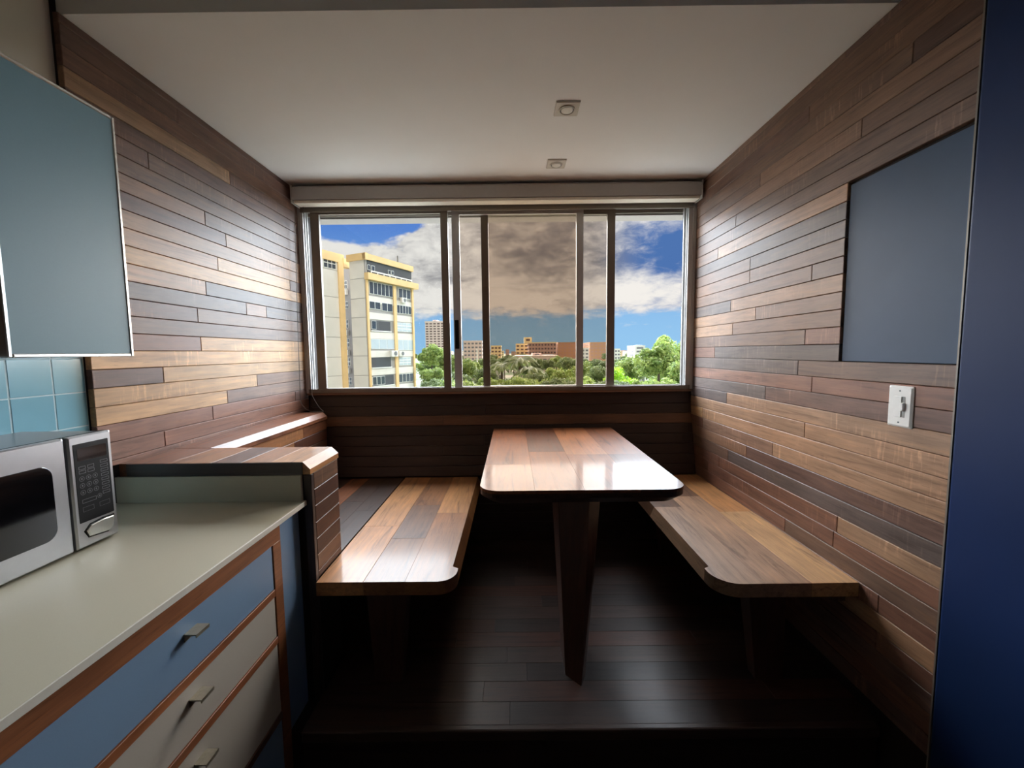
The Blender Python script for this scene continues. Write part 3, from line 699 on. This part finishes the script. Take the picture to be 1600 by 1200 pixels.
#EXT
# ================================================================== OUTSIDE
GZ0 = -13.0
XM = dict(
    stucco=pbr('weathered_white_stucco', lin(226, 220, 212), 0.85, var=0.12, vscale=0.5),
    stucco_grey=pbr('grey_stucco', lin(168, 164, 162), 0.85, var=0.15, vscale=0.6),
    ochre=pbr('ochre_paint', lin(232, 196, 140), 0.8, var=0.15, vscale=0.7),
    joint=pbr('joint_grey', lin(120, 116, 112), 0.9),
    frame=pbr('white_window_frame', lin(236, 236, 232), 0.6),
    pane=pbr('dark_window_pane', lin(58, 68, 80), 0.15, coat=0.3, var=0.25, vscale=0.8),
    pane_pale=pbr('pale_blue_panel', lin(176, 190, 198), 0.5, var=0.1, vscale=0.6),
    shadow=pbr('opening_shade', lin(78, 80, 84), 0.9),  # dark tone stands for the shade inside recesses
    acunit=pbr('air_conditioner_white', lin(226, 224, 218), 0.6),
    fan=pbr('fan_grille', lin(110, 112, 114), 0.6),
    pinkwhite=pbr('pinkish_white_facade', lin(226, 206, 200), 0.85, var=0.08, vscale=0.1),
    pinkbrown=pbr('rose_brown_facade', lin(188, 154, 144), 0.85, var=0.12, vscale=0.06),
    tan=pbr('tan_brown_facade', lin(196, 156, 124), 0.85, var=0.1, vscale=0.06),
    cream=pbr('cream_facade', lin(238, 220, 176), 0.85, var=0.1, vscale=0.08),
    white=pbr('white_facade', lin(236, 236, 234), 0.85, var=0.06, vscale=0.1),
    dusk=pbr('far_window', lin(122, 122, 132), 0.5),
    darkband=pbr('far_dark_window', lin(104, 84, 84), 0.6),
    bark=pbr('bark', lin(96, 84, 72), 0.9),
)
def leafmat(name, a, b):
    m = bpy.data.materials.new(name); m.use_nodes = True
    t = NT(m.node_tree); out = t.new('ShaderNodeOutputMaterial'); p = t.new('ShaderNodeBsdfPrincipled')
    n = t.noise(t.new('ShaderNodeTexCoord').outputs['Object'], 0.9, 4.0, 0.6)
    oi = t.new('ShaderNodeObjectInfo')
    col = t.mix(t.smooth(n, 0.35, 0.65), a, b)
    k = t.math('ADD', t.math('MULTIPLY', oi.outputs['Random'], 0.35), 0.82)
    c2 = t.new('ShaderNodeVectorMath', operation='SCALE', i_0=col, i_Scale=k).outputs[0]
    t.put(p, 'Base Color', c2); t.put(p, 'Roughness', 0.55)
    tr = t.new('ShaderNodeBsdfTranslucent', i_Color=c2)
    mx = t.new('ShaderNodeMixShader', i_0=0.35, i_1=p.outputs[0], i_2=tr.outputs[0])
    t.l.new(mx.outputs[0], out.inputs[0]); return m
LEAF = [leafmat('leaf_green', lin(112, 140, 70), lin(172, 186, 106)), leafmat('leaf_deep', lin(92, 114, 74), lin(140, 154, 100)), leafmat('leaf_bright', lin(120, 168, 40), lin(190, 214, 70))]
groundm = bpy.data.materials.new('ground_cover'); groundm.use_nodes = True
_t = NT(groundm.node_tree); _o = _t.new('ShaderNodeOutputMaterial'); _b = _t.new('ShaderNodeBsdfPrincipled', i_Roughness=0.9)
_n = _t.noise(_t.new('ShaderNodeTexCoord').outputs['Object'], 0.03, 8.0, 0.7)
_t.put(_b, 'Base Color', _t.mix(_t.smooth(_n, 0.45, 0.6), lin(80, 104, 62), lin(146, 142, 130))); _t.l.new(_b.outputs[0], _o.inputs[0])
struct(box('ground', -1500, 1500, 4, 3500, GZ0 - 0.5, GZ0, groundm), 'green and built-up land far below the window')

struct(box('bounce_slab', -45, 45, 3.3, 27, GZ0, GZ0 + 0.06, pbr('pale_bounce_surface', lin(206, 204, 198), 0.85, var=0.08, vscale=0.3)), 'unseen pale slab added to bounce daylight onto the ceiling')  # added out of view as a reflector, sends light up to the booth ceiling

# ---- the apartment block on the left
ab = None
Zu = Vector((0, 0, 1))
def zc(x, y): return 480 + x / 4.615, 360 + y / 4.615          # pixel read on an enlarged crop -> photo pixel
C0 = at_depth(570, 396, 62.0); C1 = at_depth(643, 417, 71.8)
uu = Vector((C1.x - C0.x, C1.y - C0.y, 0)); ULEN = uu.length; uu.normalize()
nn = Vector((uu.y, -uu.x, 0))                                   # faces right and towards us
vv = -nn                                                        # runs left and away
C0 = Vector((C0.x, C0.y, 0)); ROOF = at_depth(570, 396, 62.0).z
ab = empty('apartment_building', (C0.x, C0.y, GZ0), 'white apartment block with ochre bands and rows of windows outside left', 'building')
def prism(name, poly, z0, z1, mat, parent): return loft(name, [[(p.x, p.y, z) for p in poly] for z in (z0, z1)], mat, parent)
def quadbox(name, P, t_, n_, s0, s1, d0, d1, z0, z1, mat, parent):
    return prism(name, [P + t_ * s0 + n_ * d0, P + t_ * s1 + n_ * d0, P + t_ * s1 + n_ * d1, P + t_ * s0 + n_ * d1], z0, z1, mat, parent)
def face_sz(px, py, P, t_, n_):
    q = on_plane(px, py, P, n_); return (q - P).dot(t_), q.z
def window_on(P, t_, n_, x0, y0, x1, y1, cols, rows=1, mat='pane', sink=0.0):
    """frame with separate panes, from crop coordinates (left-top, right-bottom read at the left and right edge)"""
    s0, zt = face_sz(*zc(x0, y0), P, t_, n_); s1, zb = face_sz(*zc(x1, y1), P, t_, n_)
    zb = face_sz(*zc(x0, y0 + (y1 - y0) * 0.86), P, t_, n_)[1]
    if s0 > s1: s0, s1 = s1, s0
    w = quadbox('window', P, t_, n_, s0, s1, 0.0, 0.10, zb, zt, XM['frame'], ab)
    cw = (s1 - s0) / cols; ch = (zt - zb) / rows; g = 0.06
    for i in range(cols):
        for j in range(rows):
            quadbox('pane', P, t_, n_, s0 + i * cw + g, s0 + (i + 1) * cw - g, 0.09, 0.115, zb + j * ch + g, zb + (j + 1) * ch - g, XM[mat], w)
def opening(P, t_, n_, x0, y0, x1, y1, rail=True):
    s0, zt = face_sz(*zc(x0, y0), P, t_, n_); s1, _q = face_sz(*zc(x1, y1), P, t_, n_)
    zb = face_sz(*zc(x0, y0 + (y1 - y0) * 0.88), P, t_, n_)[1]
    o = quadbox('balcony_shade_panel', P, t_, n_, s0, s1, 0.0, 0.04, zb, zt, XM['shadow'], ab)  # flat sheet on the wall, inner shade of the opening painted as dark colour
    if rail:
        quadbox('balcony_sill', P, t_, n_, s0 - 0.1, s1 + 0.1, 0.0, 0.18, zb - 0.15, zb, XM['frame'], o)
    return o, s0, s1, zb, zt
def ac(P, t_, n_, x, y, w=1.1, h=0.85):
    s, z = face_sz(*zc(x, y), P, t_, n_)
    a = quadbox('air_conditioner', P, t_, n_, s - w / 2, s + w / 2, 0.12, 0.55, z - h / 2, z + h / 2, XM['acunit'], ab)
    c = P + t_ * (s + w * 0.1) + n_ * 0.57
    loft('fan', [[tuple(c + n_ * d + t_ * (h * 0.36 * math.cos(k_ * math.pi / 6)) + Vector((0, 0, z + h * 0.36 * math.sin(k_ * math.pi / 6)))) for k_ in range(12)] for d in (-0.01, 0.02)], XM['fan'], a)
# main mass: right face with balconies
sM = face_sz(549, 480, C0, vv, -uu)[0]                        # length of the blank front face
prism('main_block', [C0, C0 + uu * ULEN, C0 + uu * ULEN + vv * 11, C0 + vv * 11 + uu * 3.5, C0 + vv * sM + uu * 3.5, C0 + vv * sM], GZ0, ROOF - 0.9, XM['stucco_grey'], ab)
# blank front face: one panel per floor with a recessed joint between
FH = 3.0
ztop = face_sz(*zc(415, 190), C0, vv, -uu)[1]
joints = [ROOF - 0.9] + [face_sz(*zc(370, y), C0, vv, -uu)[1] for y in (350, 493, 630, 770, 906, 1046)]
joints += [joints[-1] - FH * (i + 1) for i in range(3)] + [GZ0]
for a, b in zip(joints, joints[1:]):
    quadbox('wall_panel', C0, vv, -uu, 0.25, sM, 0.0, 0.06, b + 0.06, a - 0.03, XM['stucco'], ab)
quadbox('front_parapet', C0, vv, -uu, -0.3, sM + 0.4, -0.3, 0.25, ROOF - 0.9, ROOF + 0.1, XM['ochre'], ab)
# right face: floor spandrels, ochre pilasters and bands
R = (C0, uu, nn)
rowz = [face_sz(*zc(440, y), *R)[1] for y in (465, 583, 725, 862, 995, 1130)]
for z in rowz + [rowz[-1] - FH, rowz[-1] - 2 * FH, rowz[-1] - 3 * FH]:
    quadbox('spandrel', *R, 0.2, ULEN - 0.1, 0.0, 0.08, z - 1.15, z - 0.12, XM['stucco'], ab)
quadbox('roof_band', *R, -0.25, ULEN + 0.2, -0.3, 0.25, ROOF - 0.85, ROOF + 0.05, XM['ochre'], ab)
zt_ = face_sz(*zc(432, 308), *R)[1]; zb_ = face_sz(*zc(436, 356), *R)[1]
quadbox('terrace_band', *R, -0.2, ULEN + 0.9, -0.1, 0.7, zb_, zt_, XM['ochre'], ab)
quadbox('terrace_shade_panel', *R, 0.3, ULEN - 0.2, 0.0, 0.03, zt_, ROOF - 0.85, XM['shadow'], ab)  # shade of the terrace recess painted as a flat dark sheet
quadbox('terrace_rail', *R, 0.6, ULEN - 0.6, 0.45, 0.55, zt_ + 0.25, zt_ + 0.42, XM['frame'], ab)
for i in range(8): quadbox('rail_post', *R, 0.6 + i * 1.35, 0.72 + i * 1.35, 0.45, 0.55, zt_, zt_ + 0.25, XM['frame'], ab)
for x0, x1, y0, y1 in ((432, 452, 245, 290), (460, 485, 252, 298), (580, 598, 285, 320), (604, 622, 290, 325)): window_on(*R, x0, y0, x1, y1, 1)
for x0, x1, yt in ((428, 441, 356), (620, 640, 400), (752, 764, 400)):
    s0 = face_sz(*zc(x0, 600), *R)[0]; s1 = face_sz(*zc(x1, 600), *R)[0]
    quadbox('pilaster', *R, s0, min(s1, ULEN + 0.05), 0.0, 0.22, GZ0, face_sz(*zc(x0, yt), *R)[1], XM['ochre'], ab)
window_on(*R, 443, 366, 614, 470, 6); window_on(*R, 655, 415, 742, 496, 3)
window_on(*R, 444, 508, 526, 572, 2); window_on(*R, 535, 520, 613, 590, 2); window_on(*R, 643, 535, 747, 606, 5)
opening(*R, 458, 648, 600, 730); window_on(*R, 460, 650, 497, 722, 1); window_on(*R, 643, 662, 752, 740, 3, 3, 'pane_pale')
for x0, x1, y0, y1 in ((455, 628, 782, 868), (650, 762, 788, 876)): window_on(*R, x0, y0, x1, y1, 3, 1, 'pane_pale')
opening(*R, 464, 918, 605, 1000); window_on(*R, 660, 915, 746, 985, 3, 3, 'pane_pale')
opening(*R, 468, 1052, 625, 1135); window_on(*R, 468, 1056, 560, 1128, 3); window_on(*R, 657, 1036, 764, 1108, 4)
ac(*R, 683, 505); ac(*R, 615, 888, 1.5, 1.0); ac(*R, 668, 888, 1.3, 0.9)
# recess with a column of windows and air conditioners
RC = C0 + vv * sM + uu * 3.5
RR = (RC, vv, -uu)
for x0, y0, x1, y1 in ((262, 366, 292, 430), (268, 516, 300, 575), (270, 646, 302, 716), (278, 780, 310, 852), (284, 918, 316, 986), (290, 1058, 326, 1122)): window_on(*RR, x0, y0, x1, y1, 2, 2)
for x, y in ((282, 448), (290, 738), (298, 882), (304, 1012)): ac(*RR, x, y, 1.0, 0.9)
# nearer wing at the far left
A1 = on_plane(537, 480, C0 + vv * (sM + 1.6), nn); A1 = Vector((A1.x, A1.y, 0))
AR = (A1, -uu, nn)
prism('side_wing', [A1 + uu * 0.0, A1 - uu * 12, A1 - uu * 12 + vv * 8, A1 + vv * 8 + uu * 0.0], GZ0, ROOF - 0.4, XM['stucco_grey'], ab)
jz = [ROOF - 0.9] + [face_sz(*zc(180, y), *AR)[1] for y in (285, 480, 627, 770, 915, 1052)]
jz += [jz[-1] - FH, jz[-1] - 2 * FH, jz[-1] - 3 * FH, GZ0]
for a, b in zip(jz, jz[1:]): quadbox('wall_panel', *AR, 0.9, 12, 0.0, 0.06, b + 0.05, a - 0.03, XM['stucco'], ab)
quadbox('wing_parapet', *AR, -0.2, 12, -0.3, 0.3, ROOF - 1.0, ROOF + 0.3, XM['ochre'], ab)
quadbox('wing_pilaster', *AR, -0.05, 0.95, -0.05, 0.30, GZ0, ROOF - 0.1, XM['ochre'], ab)
quadbox('roof_bracket', *AR, -1.6, -0.05, -0.9, 0.35, ROOF - 1.5, ROOF - 0.2, XM['ochre'], ab)
window_on(*AR, 112, 188, 203, 275, 3, 2)
mast = quadbox('roof_mast', *R, ULEN * 0.68, ULEN * 0.68 + 0.15, -0.2, -0.05, ROOF, ROOF + 1.2, XM['joint'], ab)

# ---- distant buildings
TAKEN = []                                                      # footprints already built on
def is_free(x0, x1, y0, y1): return all(x1 <= a or b <= x0 or y1 <= c or d <= y0 for a, b, c, d in TAKEN)
def claim(x0, x1, y0, y1): TAKEN.append((x0, x1, y0, y1))
claim(-60, C1.x + 1.0, 44, 84)
def city(name, label, x0, x1, ytop, dist, depth, mat, band, rows, cols=0, rooms=(), group=None, topmat=None):
    base = dist
    for k_ in range(60):
        P0 = at_depth(x0, ytop, dist); P1 = at_depth(x1, ytop, dist); z1 = (P0.z + P1.z) / 2
        t_ = (P1.x - P0.x) * 0.02
        if is_free(P0.x - t_, P1.x + t_, dist - t_ - 0.3, dist + depth + t_): break
        dist += 4.0
    claim(P0.x - t_, P1.x + t_, dist - t_ - 0.3, dist + depth + t_)
    b = empty(name, ((P0.x + P1.x) / 2, dist + depth / 2, GZ0), label, 'building', group)
    box('block', P0.x, P1.x, dist, dist + depth, GZ0, z1, XM[mat], b)
    t_ = (P1.x - P0.x) * 0.012
    box('roof_edge', P0.x - t_, P1.x + t_, dist - t_, dist + depth + t_, z1, z1 + (z1 - GZ0) * 0.018 + 0.2, XM[topmat or mat], b)
    H = z1 - GZ0; rh = H / rows; W = P1.x - P0.x; bx = []
    for r in range(rows):
        za = GZ0 + (r + 0.3) * rh; zb = za + rh * 0.45
        if cols:
            for c in range(cols):
                bx.append((P0.x + W * (c + 0.18) / cols, P0.x + W * (c + 0.82) / cols, dist - 0.12, dist + 0.02, za, zb))
                bx.append((P1.x - 0.02 if P1.x < 0 else P0.x - 0.12, P1.x + 0.12 if P1.x < 0 else P0.x + 0.02, dist + depth * (c + 0.18) / cols, dist + depth * (c + 0.82) / cols, za, zb))
    o = multibox('far_windows', bx, XM[band], b); o['kind'] = 'stuff'
    for (a0, a1, yt) in rooms:
        q0 = at_depth(a0, yt, dist + depth * 0.3); q1 = at_depth(a1, yt, dist + depth * 0.3)
        rm = box('roof_room', q0.x, q1.x, dist + depth * 0.3, dist + depth * 0.7, z1, q0.z, XM[topmat or mat], b)
        box('roof_opening', q0.x + (q1.x - q0.x) * 0.25, q0.x + (q1.x - q0.x) * 0.75, dist + depth * 0.3 - 0.1, dist + depth * 0.3 + 0.05, q0.z - (q0.z - z1) * 0.6, q0.z - (q0.z - z1) * 0.25, XM[band], rm)
    return b
city('apartment_tower', 'tall pinkish-white tower of many storeys beside the ochre block', 664, 694, 504, 230, 22, 'pinkwhite', 'darkband', 22, 5, ((676, 683, 500),))
city('apartment_building', 'pale pink apartment building seen just right of the sash handle', 724, 753, 534, 210, 16, 'pinkwhite', 'dusk', 10, 5)
city('hospital_building', 'broad rose-brown building with a cream roof tower at centre', 826, 869, 536, 260, 22, 'pinkbrown', 'darkband', 8, 9, ((819, 831, 527),), None, 'cream')
city('office_building', 'cream stair block attached to the left of the broad rose-brown building', 806, 825.5, 538, 258, 18, 'cream', 'darkband', 8, 3)
city('office_building', 'tan-brown box building right of the broad rose-brown one', 872, 901, 536, 270, 26, 'tan', 'pinkbrown', 9, 4)
city('office_building', 'tan-brown box building standing between the two right window stiles', 922, 947, 536, 250, 24, 'tan', 'pinkbrown', 9, 4)
city('apartment_building', 'yellowish low-rise with tall window slots left of centre', 767, 783, 541, 300, 14, 'cream', 'darkband', 7, 3)
city('apartment_building', 'white banded building beside the large tree at the right', 992, 1008, 541, 240, 16, 'white', 'dusk', 8, 1, ((996, 1004, 539),))
city('apartment_building', 'white stepped building directly behind the large right tree', 1007, 1016, 546, 238, 14, 'white', 'dusk', 8, 2)
city('apartment_building', 'white building with window columns against the right stile', 956, 969, 546, 220, 12, 'white', 'dusk', 8, 3)
city('apartment_building', 'narrow white building between the paired right stiles', 908, 920, 545, 230, 12, 'white', 'dusk', 8, 2)
city('warehouse', 'long low white roofed building below the rose-brown building', 806, 872, 557, 170, 30, 'pinkwhite', 'dusk', 3, 8, ((832, 846, 552),))
city('warehouse', 'low cream-walled building in front of the long white roofed one', 820, 858, 567, 130, 14, 'pinkwhite', 'dusk', 3, 5)
city('warehouse', 'low flat-roofed building half hidden by palms left of centre', 765, 785, 566, 140, 16, 'white', 'dusk', 3, 3)
city('warehouse', 'small white-roofed building among the right trees', 990, 1008, 582, 90, 10, 'white', 'dusk', 3, 3)
r2 = random.Random(21)
far = 0
for x in list(range(700, 1250, 9)):
    w = r2.uniform(5, 11); yt = r2.uniform(545.5, 551) if x < 980 else r2.uniform(545, 550)
    d = r2.uniform(380, 640)
    city('far_building', 'tiny pale building in the hazy skyline on the horizon', x, x + w, yt, d, 14, r2.choice(['white', 'cream', 'pinkwhite', 'cream', 'white', 'pinkbrown']), 'dusk', 6, 2, (), 'skyline buildings on the horizon')
# thin light pole
lp = tag(loft('utility_pole', [[(at_depth(745.5, 550, 75).x + r_ * math.cos(i), 75 + r_ * math.sin(i), z) for i in [k_ * math.pi / 4 for k_ in range(8)]] for z, r_ in ((GZ0, 0.16), (at_depth(745.5, 545, 75).z, 0.09))], XM['acunit'], None), 'thin pale utility pole between the left trees', 'pole')

# ---- trees
def crown_mesh(name, seed, leaves, size, rx, rz, blobs, mat):
    r = random.Random(seed); v, f = [], []
    cs = []
    for i in range(blobs):
        while True:
            p = Vector((r.uniform(-1, 1), r.uniform(-1, 1), r.uniform(-0.8, 1)))
            if 0.25 < p.length < 1: break
        cs.append((Vector((p.x * rx * 0.78, p.y * rx * 0.78, p.z * rz * 0.75)), r.uniform(0.22, 0.40) * rx))
    for i in range(leaves):
        c, rad_ = r.choice(cs)
        d = Vector((r.gauss(0, 1), r.gauss(0, 1), r.gauss(0.25, 1))).normalized()
        p = c + d * rad_ * r.uniform(0.75, 1.08)
        a = Vector((r.gauss(0, 1), r.gauss(0, 1), r.gauss(0, 1)))
        nrm = (d + a * 0.5).normalized(); t1 = nrm.cross(Vector((r.gauss(0, 1), r.gauss(0, 1), r.gauss(0, 1)))).normalized(); t2 = nrm.cross(t1)
        s = size * r.uniform(0.6, 1.25); k = len(v)
        v += [tuple(p - t1 * s), tuple(p - t2 * s * 0.45 + nrm * s * 0.1), tuple(p + t1 * s), tuple(p + t2 * s * 0.45 + nrm * s * 0.1)]
        f.append((k, k + 1, k + 2, k + 3))
    me = bpy.data.meshes.new(name); me.from_pydata(v, [], f); me.materials.append(mat); return me
def trunk_mesh(name, h, r0, mat):
    v, f = [], []
    for z, rr, dx in ((-h, r0, 0), (-h * 0.5, r0 * 0.75, 0.15), (0, r0 * 0.5, 0), (h * 0.02, r0 * 0.3, 0.1)):
        for i in range(7): a = i * 2 * math.pi / 7; v.append((dx + rr * math.cos(a), rr * math.sin(a), z))
    for k in range(3):
        for i in range(7): j = (i + 1) % 7; f.append((k * 7 + i, k * 7 + j, k * 7 + 7 + j, k * 7 + 7 + i))
    me = bpy.data.meshes.new(name); me.from_pydata(v, [], f); me.materials.append(mat); return me
CROWN = {}
for mi in range(3):
    for var in range(2): CROWN[(mi, var)] = crown_mesh('crown', 10 * mi + var, 5200, 0.30, 4.0, 3.2, 26, LEAF[mi])
TRUNK = trunk_mesh('trunk', 10.0, 0.38, XM['bark'])
def tree(px, ytop, dist, wpx, mi, var, label, group=None, asp=0.8):
    """crown top at photo height ytop, wpx wide, standing at dist on the ground"""
    base = dist; ok = False
    for k_ in range(40):
        dist = base * (1 + (0.018 * ((k_ + 1) // 2)) * (1 if k_ % 2 else -1))
        top = at_depth(px, ytop, dist); rx = wpx / F * dist / 2; rz = rx * asp; q_ = rx * 1.0
        if is_free(top.x - q_, top.x + q_, dist - q_, dist + q_): ok = True; break
    if not ok: return None
    claim(top.x - q_, top.x + q_, dist - q_, dist + q_)
    t = empty('tree', (top.x, dist, GZ0), label, 'tree', group)
    cz = top.z - rz
    c = link('crown', CROWN[(mi, var)], None, t, (top.x, dist, cz)); c.scale = (rx / 4.0, rx / 4.0, rz / 3.2); c.rotation_euler.z = rnd.uniform(0, 6.28)
    k = link('trunk', TRUNK, None, t, (top.x, dist, cz)); k.scale = (rx / 4, rx / 4, (cz - GZ0) / 10.0)
    return t
def palm(px, py, dist, L, label):
    c = at_depth(px, py, dist)
    claim(c.x - L, c.x + L, dist - L, dist + L)
    t = empty('palm_tree', (c.x, dist, GZ0), label, 'palm')
    loft('trunk', [[(c.x + r_ * math.cos(i * math.pi / 4), dist + r_ * math.sin(i * math.pi / 4), z) for i in range(8)] for z, r_ in ((GZ0, 0.24), ((GZ0 + c.z) / 2, 0.18), (c.z, 0.15))], XM['bark'], t)
    for k in range(16):
        a = k * 2.399; up = rnd.uniform(0.2, 1.0); v, f = [], []
        dirv = Vector((math.cos(a), math.sin(a), 0)); side = Vector((-math.sin(a), math.cos(a), 0))
        spine = [c + dirv * (L * s_) + Vector((0, 0, L * (up * s_ - (0.7 + 0.5 * up) * s_ * s_))) for s_ in [i / 7 for i in range(8)]]
        for i, p in enumerate(spine):
            w = L * 0.17 * math.sin(math.pi * min(1, 0.12 + i / 7.6)) + 0.03
            v += [tuple(p + side * w + Vector((0, 0, -w * 0.7))), tuple(p), tuple(p - side * w + Vector((0, 0, -w * 0.7)))]
        for i in range(7):
            b_ = i * 3; f += [(b_, b_ + 1, b_ + 4, b_ + 3), (b_ + 1, b_ + 2, b_ + 5, b_ + 4)]
        me_o = mesh('frond', v, f, LEAF[1], t)
palm(812, 562, 52, 2.6, 'tall palm with drooping fronds before the cream-walled building')
palm(826, 578, 44, 2.2, 'lower palm with arching fronds right of the tall palm')
palm(784, 570, 56, 2.3, 'palm near the left stile of the tinted pane')
for px, yt, d, w, mi, var, lab in (
    (674, 540, 75, 46, 0, 0, 'broad green tree against the right edge of the ochre block'),
    (700, 552, 66, 44, 0, 1, 'leafy tree just left of the utility pole'),
    (678, 572, 48, 46, 0, 1, 'near light green tree below the pinkish tower'),
    (735, 562, 58, 46, 0, 0, 'yellow-green tree under the pale pink apartment building'),
    (712, 580, 44, 50, 1, 0, 'dark low tree behind the sash stile with the black handle'),
    (758, 576, 46, 48, 1, 1, 'shadowy tree under the double pane, left of the palms'),
    (890, 556, 90, 44, 1, 0, 'dark rounded tree below the tan-brown box building'),
    (872, 572, 60, 58, 0, 1, 'light green tree in front of the dark rounded one'),
    (840, 584, 45, 56, 1, 1, 'olive tree at the bottom of the tinted pane'),
    (805, 586, 44, 52, 1, 0, 'dense low tree under the palms'),
    (915, 568, 62, 54, 0, 0, 'green tree behind the stile right of centre'),
    (940, 572, 55, 50, 1, 1, 'dense green tree between the paired right stiles'),
    (905, 586, 42, 60, 0, 1, 'low green tree at the foot of the tinted pane'),
    (968, 578, 42, 56, 2, 0, 'vivid yellow-green tree in the open right bay'),
    (985, 560, 80, 52, 0, 0, 'mid green tree behind the vivid yellow-green one'),
    (1060, 519, 41, 100, 0, 1, 'large leafy tree rising highest at the right of the window'),
    (1030, 538, 34, 78, 0, 0, 'lower lobe tree in front of the large right tree'),
    (1072, 560, 34, 70, 0, 1, 'green tree half hidden by the right window jamb'),
    (1005, 592, 36, 50, 0, 1, 'small low tree at the bottom of the right bay')):
    tree(px, yt, d, w, mi, var, lab, None, 1.0 if yt < 535 else 0.8)
for x in range(660, 1300, 13):
    tree(x + r2.uniform(-4, 4), r2.uniform(557, 565), r2.uniform(105, 160), r2.uniform(22, 34), r2.choice([0, 1, 1]), r2.choice([0, 1]), 'small tree in the hazy tree belt in front of the far buildings', 'trees of the distant belt', 0.7)
for x in range(650, 1290, 12):
    tree(x + r2.uniform(-4, 4), r2.uniform(552, 556), r2.uniform(230, 330), r2.uniform(14, 22), 1, r2.choice([0, 1]), 'tiny dark tree between the skyline buildings', 'trees among the skyline', 0.6)
# near row of crowns filling the foot of the view
for x in range(678, 1300, 22):
    tree(x + r2.uniform(-5, 5), r2.uniform(588, 596), r2.uniform(33, 40), r2.uniform(50, 64), r2.choice([0, 0, 1]), r2.choice([0, 1]), 'low near treetop along the bottom edge of the window', 'near treetops below the window', 0.7)
